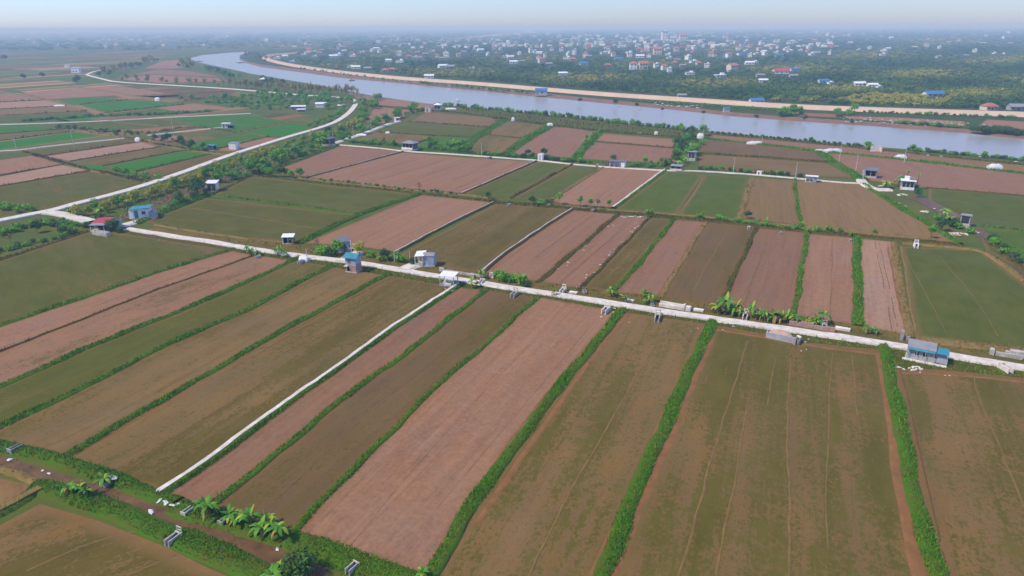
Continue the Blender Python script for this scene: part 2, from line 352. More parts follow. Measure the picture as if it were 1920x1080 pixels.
# lower block, between the straight concrete road and the ditch along the bottom
field([(165, 436), (245, 440), (340, 455), (435, 470), (280, 516), (200, 546), (0, 611), (-120, 648), (-120, 520), (0, 489)], 'brown', 0.65, 0.2)
field([(435, 470), (480, 479), (330, 531), (200, 581), (0, 661), (-120, 706), (-120, 648), (0, 611), (200, 546), (280, 516)], 'pink', 0.16, 0)
field([(480, 479), (550, 488), (480, 522), (370, 570), (170, 650), (0, 725), (-120, 776), (-120, 706), (0, 661), (200, 581), (330, 531)], 'pink', 0.33, 0)
field([(552, 488), (625, 500), (560, 530), (480, 574), (400, 610), (310, 648), (150, 730), (0, 802), (-120, 858), (-120, 776), (0, 725), (170, 650), (370, 570), (480, 522)], 'brown', 0.58, 0.2)
field([(626, 500), (727, 516), (640, 560), (480, 648), (290, 760), (112, 860), (0, 828), (-60, 830), (0, 802), (150, 730), (310, 648), (400, 610), (480, 574), (560, 530)], 'brown', 0.39, .0)
field([(730, 516), (857, 538), (760, 602), (680, 657), (500, 787), (400, 862), (300, 926), (200, 895), (112, 860), (290, 760), (480, 648), (640, 560)], 'brown', 0.51, .0)
field([(857, 538), (912, 544), (860, 586), (770, 656), (640, 752), (500, 867), (400, 947), (380, 955), (300, 926), (400, 862), (500, 787), (680, 657), (760, 602)], 'red', 0.22, 0, bright=.92)
field([(912, 544), (1010, 557), (940, 621), (830, 716), (740, 801), (640, 906), (548, 1002), (480, 985), (400, 947), (500, 867), (640, 752), (770, 656), (860, 586)], 'dark', 0.41, .0)
field([(1010, 557), (1165, 584), (1100, 661), (1030, 751), (940, 871), (870, 971), (800, 1085), (760, 1078), (640, 1030), (548, 1002), (640, 906), (740, 801), (830, 716), (940, 621)], 'pink', 0.03, 0, rows=((1100, 620), (730, 1060)))
field([(1165, 584), (1330, 607), (1300, 681), (1250, 791), (1190, 931), (1120, 1100), (1060, 1180), (740, 1180), (805, 1081), (870, 971), (940, 871), (1030, 751), (1100, 661)], 'tan', 0.46, 0.06, 2.0, .92, rows=((1240, 620), (1000, 1080)))
field([(1330, 607), (1440, 626), (1500, 640), (1662, 656), (1677, 721), (1697, 831), (1717, 931), (1742, 1011), (1780, 1180), (1085, 1180), (1130, 1081), (1190, 931), (1250, 791), (1300, 681)], 'tan', 0.53, 0.08, 2.6, .88, rows=((1480, 680), (1482, 1080)))
field([(1664, 668), (1760, 690), (1920, 708), (2120, 735), (2120, 1180), (1780, 1180), (1742, 1011), (1717, 931), (1697, 831), (1677, 721)], 'tan', 0.47, 0.06, 2.0, .9, rows=((1820, 700), (1920, 950)))
field([(75, 945), (180, 975), (310, 1025), (390, 1065), (500, 1110), (620, 1180), (-160, 1180), (-160, 1010), (0, 985)], 'tan', 0.58, .0, 2.0, rows=((50, 1070), (300, 985)))
field([(0, 897), (62, 910), (0, 955), (-120, 990), (-120, 890)], 'tan', 0.15, 0)
# middle block, between the straight road and the second bank
field([(470, 331), (600, 346), (780, 364), (675, 399), (560, 388), (400, 367)], 'brown', 0.72, 0.24)
field([(388, 372), (560, 391), (668, 403), (575, 453), (440, 446), (300, 424), (272, 415)], 'brown', 0.70, 0.16)
field([(790, 366), (918, 379), (740, 472), (668, 462), (572, 456)], 'pink', 0.04, 0)
field([(930, 383), (1072, 393), (960, 466), (905, 511), (830, 500), (750, 478)], 'brown', 0.60, .0)
field([(1074, 394), (1158, 402), (1010, 527), (960, 520), (908, 511), (962, 466)], 'pink', 0.20, 0, bright=.9)
field([(1162, 404), (1217, 408), (1088, 540), (1012, 527)], 'red', 0.02, 0)
field([(1219, 409), (1262, 412), (1152, 548), (1090, 539)], 'brown', 0.60, .0)
field([(1264, 413), (1323, 416), (1240, 556), (1154, 548)], 'red', 0.22, 0)
field([(1326, 417), (1418, 426), (1352, 572), (1242, 557)], 'dark', 0.42, 0)
field([(1420, 428), (1512, 437), (1488, 590), (1355, 573)], 'red', 0.28, 0, bright=.88)
field([(1515, 439), (1604, 446), (1608, 609), (1490, 591)], 'pink', 0.08, 0)
field([(1609, 447), (1670, 453), (1704, 628), (1612, 610)], 'lilac', 0.00, 0)
field([(1690, 462), (1840, 470), (1925, 535), (2100, 640), (2100, 680), (1920, 655), (1800, 640), (1716, 633)], 'brown', 0.90, 0.26)
# upper middle block
field([(505, 320), (640, 274), (752, 284), (570, 331)], 'red', 0.06, 0)
field([(754, 286), (880, 296), (1004, 303), (868, 362), (720, 350), (575, 333)], 'pink', 0.00, 0, bright=.95)
field([(1006, 304), (1072, 307), (958, 372), (930, 376), (872, 362)], 'brown', 0.72, 0.3)
field([(1076, 308), (1130, 313), (1035, 374), (962, 372)], 'brown', 0.68, 0.3)
field([(1132, 314), (1246, 320), (1150, 389), (1050, 382), (1036, 374)], 'pink', 0.10, 0)
field([(1250, 322), (1318, 328), (1268, 402), (1155, 391)], 'brown', 0.88, 0.38)
field([(1322, 328), (1408, 332), (1386, 410), (1272, 402)], 'brown', 0.86, 0.38)
field([(1412, 333), (1487, 338), (1500, 422), (1390, 410)], 'brown', 0.18, 0)
field([(1492, 338), (1614, 345), (1680, 386), (1795, 455), (1640, 442), (1505, 428)], 'tan', 0.24, .1)
field([(1535, 287), (1600, 291), (1700, 301), (1920, 327), (2150, 355), (2150, 392), (1920, 366), (1740, 352), (1625, 338)], 'red', 0.00, 0)
field([(1742, 353), (1920, 367), (2150, 393), (2150, 470), (1920, 432), (1825, 425), (1740, 380)], 'brown', 0.82, 0.3)
field([(1830, 428), (1920, 434), (2150, 474), (2150, 600), (1920, 510), (1850, 470)], 'brown', 0.90, .5)
# upper block, up to the river
field([(702, 184), (760, 188), (830, 198), (800, 204), (702, 196)], 'pink', 0.05, 0)
field([(704, 199), (790, 206), (725, 231), (684, 230)], 'pink', 0.02, 0)
field([(800, 210), (932, 222), (918, 238), (770, 228)], 'brown', 0.25, 0)
field([(765, 229), (916, 239), (892, 257), (712, 247)], 'brown', 0.70, .3)
field([(708, 248), (812, 254), (765, 275), (655, 266)], 'brown', 0.40, 0)
field([(815, 255), (892, 259), (862, 287), (770, 277)], 'brown', 0.90, .7)
field([(945, 229), (1020, 234), (978, 258), (920, 254), (905, 250)], 'brown', 0.40, .1)
field([(902, 254), (976, 260), (935, 290), (868, 285)], 'brown', 0.40, .1)
field([(1035, 238), (1122, 244), (1078, 296), (1010, 293), (960, 288)], 'red', 0.05, 0)
field([(1128, 250), (1272, 262), (1272, 277), (1118, 264)], 'pink', 0.00, 0)
field([(1115, 267), (1272, 279), (1268, 306), (1150, 302), (1082, 297)], 'red', 0.06, 0)
field([(840, 202), (1000, 216), (1240, 241), (1310, 250), (1300, 258), (1130, 248), (940, 226)], 'tan', 0.80, .3)
field([(1318, 262), (1420, 272), (1535, 286), (1548, 302), (1420, 293), (1312, 286)], 'dark', 0.25, 0)
field([(1312, 290), (1420, 296), (1550, 306), (1600, 333), (1500, 329), (1310, 316)], 'brown', 0.40, 0)
field([(1335, 252), (1440, 262), (1600, 277), (1720, 288), (1700, 299), (1535, 283), (1330, 260)], 'red', 0.00, 0)
field([(1715, 290), (1840, 300), (1920, 309), (2150, 335), (2150, 352), (1920, 324), (1700, 299)], 'tan', 0.20, 0)
# left block, beyond the curving road
field([(-120, 372), (0, 350), (170, 321), (266, 340), (200, 360), (130, 381), (20, 400), (-120, 420)], 'brown', 0.65, .2)
field([(-120, 352), (0, 331), (115, 309), (168, 319), (0, 348), (-120, 368)], 'lilac', 0.00, 0, bright=1.05)
field([(-120, 318), (0, 300), (60, 292), (122, 307), (0, 327), (-120, 348)], 'pink', 0.05, 0)
field([(60, 287), (225, 262), (260, 266), (85, 292)], 'brown', 0.60, .1)
field([(86, 293), (262, 267), (300, 275), (132, 302)], 'lilac', 0.00, 0)
field([(133, 303), (302, 276), (342, 282), (192, 311)], 'brown', 0.55, .1)
field([(194, 312), (344, 283), (392, 289), (246, 324)], 'brown', 1.00, .9)
field([(248, 325), (394, 290), (424, 291), (340, 318), (290, 334)], 'brown', 0.50, 0)
field([(-120, 280), (0, 266), (140, 247), (192, 254), (0, 281), (-120, 298)], 'brown', 1.00, 1.0)
field([(-120, 258), (0, 252), (120, 243), (138, 246), (0, 262), (-120, 274)], 'brown', 0.50, .2)
field([(-120, 246), (0, 240), (75, 236), (118, 242), (0, 250), (-120, 257)], 'brown', 0.95, .9)
field([(-120, 300), (0, 287), (45, 283), (58, 287), (0, 297), (-120, 315)], 'brown', 0.70, .4)
field([(100, 231), (300, 222), (352, 233), (195, 246)], 'brown', 0.75, .3)
field([(205, 246), (352, 234), (372, 238), (230, 254)], 'tan', 0.25, 0)
field([(302, 221), (470, 215), (545, 229), (440, 247), (375, 238)], 'brown', 0.95, .8)
field([(345, 268), (470, 250), (500, 256), (400, 280), (355, 282)], 'brown', 1.00, .8)
field([(455, 247), (550, 230), (590, 238), (540, 255), (500, 256)], 'brown', 1.00, 1.0)
field([(400, 282), (500, 257), (520, 260), (440, 284)], 'pink', 0.05, 0)
field([(95, 186), (165, 180), (235, 187), (150, 196)], 'brown', 0.95, .8)
field([(150, 197), (235, 188), (310, 190), (345, 196), (195, 211)], 'brown', 1.00, .9)
field([(40, 174), (150, 164), (235, 178), (92, 186)], 'pink', 0.00, 0)
field([(160, 164), (230, 162), (345, 180), (240, 186)], 'pink', 0.10, 0)
field([(285, 201), (365, 194), (435, 203), (330, 209)], 'pink', 0.00, 0)
field([(-120, 182), (0, 176), (35, 174), (85, 187), (-120, 196)], 'pink', 0.20, 0)
field([(-120, 198), (85, 188), (125, 197), (-120, 210)], 'lilac', 0.15, 0)
field([(-120, 212), (126, 198), (165, 208), (-120, 222)], 'brown', 0.20, 0)
field([(-120, 224), (165, 209), (195, 214), (60, 230), (-120, 236)], 'brown', 0.70, .3)
field([(130, 198), (150, 197), (205, 214), (180, 215)], 'tan', 0.00, 0, bright=1.15)
field([(200, 213), (345, 197), (420, 207), (300, 218)], 'brown', 0.80, .5)
field([(240, 172), (420, 166), (440, 172), (255, 180)], 'dark', 0.40, 0)
field([(255, 181), (440, 173), (430, 182), (350, 186)], 'dark', 0.20, 0, bright=.8)
field([(350, 187), (435, 182), (500, 190), (440, 200)], 'brown', 0.85, .6)
field([(215, 148), (285, 140), (415, 147), (430, 152), (300, 156)], 'pink', 0.10, 0)
field([(235, 142), (300, 130), (360, 134), (420, 145), (285, 139)], 'red', 0.20, 0)
field([(270, 128), (300, 116), (335, 112), (345, 128), (300, 129)], 'pink', 0.20, 0)
field([(430, 153), (480, 148), (520, 156), (440, 162)], 'brown', 0.90, .7)
# small plots between the river and the pink levee
field([(1490, 211), (1570, 214), (1580, 221), (1500, 217)], 'red', 0.10, 0)
field([(1575, 217), (1700, 221), (1810, 228), (1810, 236), (1700, 230), (1600, 223)], 'pink', 0.10, 0)
field([(1850, 224), (1920, 228), (2100, 240), (2100, 256), (1920, 245), (1835, 236)], 'pink', 0.10, 0)

# far farmland: strips too small to pick apart
def farmland():
    e = (P(262, 267)-P(86, 293)).normalized(); n = Vector((-e.y, e.x, 0)); v = []; f = []; c = []; rg = random.Random(4)
    cols = [MUD['pink'], MUD['brown'], (100, 116, 70), (120, 118, 78), (84, 118, 60), (110, 106, 70), MUD['tan'], (92, 108, 62), (60, 128, 50), (178, 148, 156), (140, 132, 110), (96, 92, 66), (70, 120, 56)]
    zone_ = [(-400, 96), (330, 96), (345, 112), (300, 118), (215, 146), (165, 143), (215, 156), (430, 166), (640, 184), (652, 190), (636, 214), (596, 234), (436, 282), (200, 360), (-400, 470)]
    def inside(x, y):
        k = False
        for (x1, y1), (x2, y2) in zip(zone_, zone_[1:]+zone_[:1]):
            if (y1 > y) != (y2 > y) and x < (x2-x1)*(y-y1)/(y2-y1)+x1: k = not k
        return k
    for i in range(-60, 60):
        for j in range(-40, 110):
            o = P(100, 150)+e*(i*92+rg.uniform(-8, 8))+n*(j*13.5); q = [o, o+e*86, o+e*86+n*12.2, o+n*12.2]; ctr = (q[0]+q[2])/2
            if ctr.y < 150: continue
            def pix(p): d = p-Vector((0, 0, CAM_H)); return 960+FPX*d.dot(CX)/d.dot(CD), 540-FPX*d.dot(CY)/d.dot(CD)
            if not all(inside(*pix(p)) for p in q+[ctr]) or rg.random() < .12: continue
            b = len(v); v += [(p.x, p.y, -.02) for p in q]; f.append((b, b+1, b+2, b+3)); k = rg.choice(cols); k = s2l(tuple(w*rg.uniform(.88, 1.08) for w in k)); c += [(*k, 1)]*4
    me = raw_mesh('farmland', v, f); a = me.color_attributes.new('Col', 'FLOAT_COLOR', 'POINT'); a.data.foreach_set('color', [w for q in c for w in q])
    m = bpy.data.materials.new('farmland'); m.use_nodes = True; at = m.node_tree.nodes.new('ShaderNodeVertexColor'); at.layer_name = 'Col'; bs = m.node_tree.nodes['Principled BSDF']
    bs.inputs['Roughness'].default_value = .9; bs.inputs['Specular IOR Level'].default_value = .1; m.node_tree.links.new(at.outputs[0], bs.inputs[0]); me.materials.append(m)
    tag(link('farmland', me), 'distant patchwork of narrow brown and green field strips', None, None, 'structure')
farmland()

# ---------------------------------------------------------------- verges, ditches, roads
def ribbon(name, px, w, z, m, label, th=.35, jit=0.0, step=6.0, slope=.5, smooth=1):
    pts = resample(smooth_line(PP(px, z), smooth), step)
    pr = [(-w/2-slope, -th), (-w/2, 0), (w/2, 0), (w/2+slope, -th)]
    v, f = sweep(pts, pr, jit, len(px)); o = link(name, raw_mesh(name, v, f, m)); tag(o, label, None, None, 'structure'); return o, pts
ROAD = [(236, 428), (300, 437), (400, 453), (450, 462), (550, 477), (640, 488), (700, 496), (760, 506), (850, 521), (900, 530), (960, 539), (1020, 548), (1100, 561), (1180, 573), (1260, 585), (1340, 597), (1400, 606), (1480, 617), (1560, 628), (1640, 640), (1700, 650), (1770, 663), (1850, 677), (1920, 688), (2000, 701), (2150, 728)]
NV = [(245, 428), (300, 427), (440, 446), (560, 457), (740, 479), (830, 500), (905, 511), (1010, 527), (1088, 540), (1154, 548), (1240, 557), (1352, 572), (1488, 590), (1608, 609), (1704, 628), (1720, 634), (1800, 641), (1920, 656), (2100, 681)]
SV = [(245, 440), (340, 455), (435, 470), (550, 488), (626, 500), (727, 516), (857, 538), (912, 544), (1010, 557), (1165, 584), (1330, 607), (1440, 626), (1500, 640), (1662, 656), (1690, 690), (1760, 692), (1920, 708), (2120, 735)]
rd = [(x, y) for x, y in ROAD]
flat_poly('road_verge', PP(NV, .05)+PP([p for p in reversed(rd) if p[0] <= 2100], .05), M['verge'], label='dry grassy strip along the straight concrete road')
flat_poly('road_verge', PP(rd, .045)+PP(list(reversed(SV)), .045), M['bund_soil'], label='green strip along the near edge of the straight concrete road')
ribbon('road', ROAD, 2.15, .3, M['concrete_road'], 'straight pale concrete road crossing the rice fields', .3, .17, 2.2, .08)
ROAD_B = [(-140, 440), (-60, 424), (0, 412), (50, 402), (100, 393), (140, 381), (200, 366), (260, 350), (330, 327), (400, 301), (440, 287), (500, 268), (560, 250), (600, 239), (630, 228), (650, 215), (662, 203), (668, 193), (664, 187), (650, 183), (620, 181)]
ribbon('road', ROAD_B, 3.3, .35, M['concrete_road'], 'curving pale concrete road through the tree belt', .35, .1, 4, .1, smooth=2)
ribbon('road', [(78, 396), (105, 398), (130, 404), (170, 414)], 3.4, .37, M['concrete_road'], 'short concrete branch road to the red roofed house', .4, .08, 3, .1)
ribbon('road', [(620, 181), (560, 177), (505, 172), (420, 165), (300, 158), (215, 153), (190, 147), (166, 141), (162, 139), (178, 133), (200, 130)], 2.6, .3, M['concrete_road'], 'far stretch of pale road bending below the treeline', .4, .03, 10)
ribbon('path', [(637, 271), (700, 276), (760, 283), (830, 287), (900, 292), (960, 297), (1010, 300), (1070, 307), (1120, 311), (1180, 315), (1250, 319), (1320, 320), (1420, 327), (1500, 334), (1570, 341), (1615, 343)], 1.15, .3, M['concrete_road'], 'narrow concrete path along the upper canal huts', .3, .1, 4, .1)
ribbon('path', [(625, 268), (680, 250), (720, 234), (748, 226)], 1.8, .4, M['concrete_road'], 'narrow concrete path climbing towards the river bank', .45, .04, 5)
ribbon('path', [(1612, 330), (1620, 344), (1640, 354), (1670, 354)], 2.4, .4, M['concrete_road'], 'concrete apron between two huts by the green bank', .45, .04, 3)
ribbon('path', [(-60, 234), (70, 231), (200, 226), (300, 220), (470, 212)], 1.1, .3, M['concrete'], 'pale lane behind the bright green field', .35, .05, 8)
ribbon('path', [(-60, 288), (0, 282), (40, 280), (100, 272), (200, 262), (232, 258)], .8, .3, M['concrete'], 'narrow pale canal path beside the vivid green strip', .35, .08, 6)
ribbon('path', [(275, 253), (340, 246), (418, 238)], .8, .3, M['concrete'], 'narrow pale path ending at a small white hut', .35, .08, 6)
ribbon('path', [(-20, 168), (40, 178), (90, 187), (130, 197), (160, 206)], 3.5, .2, M['bund_tan'], 'earth track running between distant pink fields', .3, .2, 8)
ribbon('path', [(130, 161), (200, 170), (270, 184), (330, 192)], 4.0, .2, M['bund_tan'], 'earth track across the distant left fields', .3, .2, 8)
ribbon('path', [(640, 489), (655, 478), (672, 470)], 2.0, .4, M['concrete_road'], 'short concrete bridge to the pink field', .4, .03, 2)
ribbon('path', [(755, 504), (770, 497), (792, 491)], 2.6, .42, M['concrete_road'], 'short concrete drive beside the sheeted hut', .4, .03, 2)
ribbon('path', [(222, 424), (240, 418), (262, 413)], 2.2, .42, M['concrete_road'], 'concrete slab joining the road and the teal roofed hut', .4, .03, 2)
# foreground ditch and its water, belt ditch, diagonal canal
flat_poly('ditch', PP([(-80, 838), (0, 852), (60, 872), (130, 893), (200, 912), (290, 945), (400, 985), (480, 1010), (560, 1040), (600, 1058), (640, 1095), (540, 1095), (480, 1060), (400, 1030), (330, 1000), (240, 965), (170, 938), (90, 912), (30, 892), (-80, 880)], .012), M['ditch'], label='muddy drainage ditch with shallow brown water')
flat_poly('ditch', PP([(235, 412), (285, 396), (360, 366), (420, 342), (480, 312), (560, 280), (545, 276), (470, 300), (400, 330), (330, 360), (270, 385), (210, 410)], .02), M['ditch'], label='narrow muddy ditch below the tree belt')
flat_poly('ditch', PP([(1685, 362), (1720, 378), (1780, 410), (1830, 440), (1880, 480), (1935, 530), (2000, 575), (2030, 570), (1960, 520), (1900, 470), (1850, 435), (1795, 400), (1730, 368)], .03), M['ditch'], label='diagonal canal bed running past the block hut')
flat_poly('ditch', PP([(650, 174), (715, 183), (720, 190), (672, 186)], .02), M['mud_bank'], label='patch of bare mud at the river end of the curving road')

# ---------------------------------------------------------------- earth banks between the fields, and their grass
GRASS = {'grass': [], 'grass_dull': [], 'grass_dry': []}
def blades(pos, D, kind, hk=1.0, wk=1.0):
    """pos (n,3) array -> one leaning triangle for each"""
    n = len(pos)
    if n == 0: return
    a = RNG.uniform(0, 2*np.pi, n); w = np.maximum(.07, .0014*D)*RNG.uniform(.6, 1.3, n)*wk; h = (.18+.0013*D)*RNG.uniform(.5, 1.5, n)*hk
    lean = RNG.uniform(.1, .75, n); la = RNG.uniform(0, 2*np.pi, n)
    dx = np.cos(a)*w/2; dy = np.sin(a)*w/2
    p0 = pos+np.stack([dx, dy, 0*dx], 1); p1 = pos-np.stack([dx, dy, 0*dx], 1); p2 = pos+np.stack([np.cos(la)*lean*h, np.sin(la)*lean*h, h], 1)
    GRASS[kind].append(np.stack([p0, p1, p2], 1).reshape(-1, 3))
def bank_grass(pts, w, h, kind, dens=1.0, side=0.0, hk=1.0):
    for a, b in zip(pts, pts[1:]):
        d = b-a; ln = d.length
        if ln < .01: continue
        D = dist((a+b)/2)
        if a.y < 20 or D > 700: continue
        ww = max(.07, .0014*D); hh = .28+.0016*D
        q = .5+.5*math.sin(a.x*.31+a.y*.23)*math.sin(a.x*.11-a.y*.17+1)
        n = RNG.poisson(dens*ln*w*1.25/(ww*hh)*(.45+1.0*q))
        t = RNG.random(n); l = RNG.uniform(-.46, .46, n)*(.75+.5*q) if not side else RNG.uniform(.2, .58, n)
        nx, ny = -d.y/ln, d.x/ln
        z = a.z+h*np.clip(1-np.abs(2*l)**2.2, 0, 1)-.03
        pos = np.stack([a.x+d.x*t+nx*l*w, a.y+d.y*t+ny*l*w, z], 1); cut = int(n*(.84+.12*q)) if kind == 'grass' else n
        blades(pos[:cut], D, kind, hk*(.7+.5*q)); blades(pos[cut:], D, 'grass_dry', hk)
def area_grass(px, kind, dens=1.0, z=.05, hk=1.0):
    q = PP(px, z); tri = tessellate_polygon([q])
    for t in tri:
        a, b, c = q[t[0]], q[t[1]], q[t[2]]; ar = (b-a).cross(c-a).length/2; D = dist((a+b+c)/3)
        if D > 900: continue
        n = RNG.poisson(dens*ar*.8/(max(.09, .0017*D)*(.28+.0016*D))); r = np.sqrt(RNG.random(n)); s = RNG.random(n)
        pos = np.outer(1-r, np.array(a))+np.outer(r*(1-s), np.array(b))+np.outer(r*s, np.array(c)); blades(pos, D, kind, hk)
BSEED = 0
def bund(px, w, style, h=.42, dens=1.0):
    global BSEED
    BSEED += 1; pts0 = smooth_line(PP(px, 0), 1); D = dist(pts0[len(pts0)//2]); pts = resample(pts0, max(1.6, D*.012)); w *= .8 if w < 3 else .9; h *= .64
    nn2 = normals2d(pts); ph = BSEED*1.7; acc = 0.0; wf = .35 if style in ('white', 'pale', 'bare') else .8
    for i in range(1, len(pts)-1): acc += (pts[i]-pts[i-1]).length; pts[i] = pts[i]+nn2[i]*wf*(.16*math.sin(acc*.21+ph)+.12*math.sin(acc*.53+2*ph)+.07*math.sin(acc*1.3+3*ph))
    m, gk, gd = {'green': ('bund_green', 'grass', 1.9), 'mixed': ('bund_soil', 'grass_dull', 1.1), 'thin': ('bund_dark', 'grass_dull', .45), 'tan': ('bund_tan', 'grass_dry', .35), 'bare': ('bund_tan', None, 0), 'white': ('bund_green', 'grass', 1.5), 'pale': ('bund_dark', 'grass_dull', .35)}[style]
    pr = [(-w/2, -.08), (-w*.36, h*.7), (-w*.12, h), (w*.15, h*.96), (w*.38, h*.66), (w/2, -.08)]
    v, f = sweep(pts, pr, .06+.03*w, BSEED); o = link('field_bank', raw_mesh('field_bank', v, f, M[m], True))
    words = {'green': 'grassy green', 'mixed': 'scrubby green', 'thin': 'thin dark earth', 'tan': 'dry tan earth', 'bare': 'bare pale earth', 'white': 'concrete topped', 'pale': 'pale capped earth'}[style]
    tag(o, words+' bank dividing two rice fields', None, 'banks between the fields', 'structure')
    if style in ('white', 'pale'):
        cw = {'white': .62, 'pale': .32}[style]; q = [p-n*(w*.16) for p, n in zip(pts, normals2d(pts))]
        v, f = sweep(q, [(-cw/2, h-.12), (-cw/2, h+.05), (cw/2, h+.05), (cw/2, h-.12)], .09, BSEED)
        tag(link('path', raw_mesh('path', v, f, M['concrete_road' if style == 'white' else 'concrete'])), 'narrow pale concrete capping along a field bank', None, 'banks between the fields', 'structure')
        bank_grass(pts, w, h, gk, gd*dens, .5)
    elif gk: bank_grass(pts, w, h, gk, gd*dens)
    return pts
# lower block
bund([(-120, 522), (0, 488), (165, 434)], 1.6, 'mixed')
bund([(440, 467), (280, 515), (200, 545), (0, 610), (-120, 648)], 1.7, 'green', dens=.8)
bund([(480, 478), (330, 530), (200, 580), (0, 660), (-120, 705)], .9, 'thin', .3)
bund([(562, 482), (480, 522), (370, 570), (170, 650), (0, 725), (-120, 776)], 1.9, 'green')
bund([(630, 496), (560, 530), (480, 574), (400, 610), (310, 648), (150, 730), (0, 802), (-120, 858)], 1.9, 'green')
bund([(730, 514), (640, 560), (480, 648), (290, 760), (108, 864)], 1.8, 'green')
bund([(862, 534), (760, 600), (680, 655), (500, 785), (400, 860), (298, 928)], 2.1, 'white', .6)
bund([(914, 541), (860, 585), (770, 655), (640, 750), (500, 865), (395, 950)], 1.5, 'green', dens=.8)
bund([(1012, 555), (940, 620), (830, 715), (740, 800), (640, 905), (545, 1005)], 1.3, 'green', dens=.8)
bund([(1170, 580), (1100, 660), (1030, 750), (940, 870), (870, 970), (798, 1090), (740, 1180)], 2.2, 'green', .6)
bund([(1336, 602), (1300, 680), (1250, 790), (1190, 930), (1128, 1085), (1085, 1180)], 2.5, 'green', .6)
bund([(1656, 648), (1675, 720), (1695, 830), (1715, 930), (1740, 1010), (1780, 1180)], 2.5, 'green', .6)
bund([(-80, 822), (0, 834), (60, 850), (110, 862), (200, 895), (300, 931), (330, 944)], 2.9, 'green', .7, 1.1)
bund([(330, 948), (420, 974), (480, 994), (560, 1018), (660, 1050), (760, 1084), (860, 1128)], 3.4, 'green', .5, .7)
bund([(60, 913), (110, 921), (180, 945), (270, 980), (335, 1008)], 3.3, 'green', .7, 1.2)
bund([(335, 1006), (400, 1034), (480, 1068), (580, 1120)], 3.6, 'green', .7, 1.2)
bund([(-120, 1010), (0, 962), (70, 918)], 2.4, 'green', .6)
ribbon('path', [(-60, 980), (0, 952), (75, 912)], .9, .52, M['bund_tan'], 'pale trodden path on a grassy bank in the near corner', .12, .08, 2, .05)
bund([(-60, 872), (20, 885), (80, 908)], 1.6, 'tan', .4)
# middle block
bund([(255, 420), (300, 402), (345, 383), (395, 364)], 3.0, 'green', .8)
bund([(395, 366), (440, 345), (478, 328)], 1.4, 'mixed')
bund([(478, 329), (560, 340), (700, 354), (785, 364), (860, 371), (930, 379)], 1.8, 'mixed')
bund([(395, 367), (480, 376), (590, 391), (670, 401)], 1.5, 'green', dens=.7)
bund([(787, 364), (670, 403), (620, 427), (560, 457)], 2.4, 'green', .7)
bund([(290, 422), (440, 446), (565, 457)], 1.2, 'tan')
bund([(926, 380), (830, 426), (740, 475)], 1.6, 'pale', .6)
bund([(1074, 392), (960, 465), (900, 514)], 1.6, 'pale', .6)
bund([(1160, 401), (1085, 465), (1008, 530)], 1.5, 'mixed')
bund([(1219, 407), (1150, 480), (1084, 545)], 1.1, 'mixed')
bund([(1264, 411), (1210, 480), (1148, 552)], 1.6, 'green')
bund([(1325, 414), (1285, 480), (1236, 560)], 1.4, 'tan', .35)
bund([(1420, 424), (1390, 490), (1348, 575)], 1.5, 'mixed')
bund([(1514, 436), (1503, 510), (1486, 595)], 1.5, 'green', dens=.7)
bund([(1606, 444), (1608, 520), (1611, 612)], 2.5, 'green', .5, 1.1)
bund([(1676, 455), (1688, 540), (1708, 634)], 2.0, 'tan', .4)
bund([(1690, 462), (1704, 545), (1718, 634)], .6, 'bare', .2)
bund([(918, 380), (1000, 385), (1075, 392), (1160, 400), (1260, 408), (1330, 414), (1420, 424), (1500, 433), (1600, 442), (1680, 450), (1760, 455), (1810, 462)], 3.2, 'mixed', .4)
bund([(1000, 382), (1160, 395), (1330, 407), (1500, 424), (1640, 437), (1800, 455)], 1.0, 'tan', .35)
bund([(1690, 456), (1760, 462), (1840, 468), (1880, 496), (1930, 532), (2100, 638)], 2.2, 'tan', .5)
bund([(1716, 636), (1800, 644), (1920, 660), (2100, 684)], 3.4, 'tan', .5)
# upper middle block
bund([(490, 326), (570, 298), (625, 276)], 2.4, 'green', .7)
bund([(756, 284), (690, 302), (572, 334)], 1.5, 'pale', .5)
bund([(560, 333), (720, 352), (870, 364), (930, 374)], 1.6, 'tan', .3)
bund([(1006, 302), (940, 331), (866, 363)], 1.5, 'pale', .5)
bund([(1076, 307), (1015, 340), (958, 372)], 1.3, 'mixed')
bund([(1132, 313), (1080, 345), (1035, 375)], 1.5, 'tan')
bund([(1248, 318), (1200, 353), (1150, 390)], 2.2, 'white', .45)
bund([(1320, 328), (1306, 360), (1270, 403)], .7, 'bare', .2)
bund([(1411, 332), (1400, 370), (1386, 411)], 2.2, 'tan')
bund([(1490, 337), (1494, 380), (1503, 426)], 1.5, 'green', dens=.6)
bund([(1618, 345), (1680, 386), (1740, 420), (1800, 458)], 2.4, 'green', .6)
bund([(1533, 285), (1570, 308), (1618, 338)], 4.5, 'green', .7)
bund([(1318, 260), (1440, 272), (1535, 284), (1700, 300), (1920, 326), (2150, 354)], 3.0, 'green', .5)
bund([(1312, 288), (1420, 295), (1550, 305)], 3.0, 'mixed', .5)
bund([(1738, 352), (1920, 367), (2150, 392)], 1.4, 'thin')
bund([(1822, 424), (1920, 433), (2150, 472)], 2.2, 'green')
bund([(1850, 448), (1920, 476), (2100, 560)], 2.0, 'green', .5)
bund([(1860, 455), (1895, 485), (1935, 520), (2060, 600)], 1.6, 'mixed', .5)
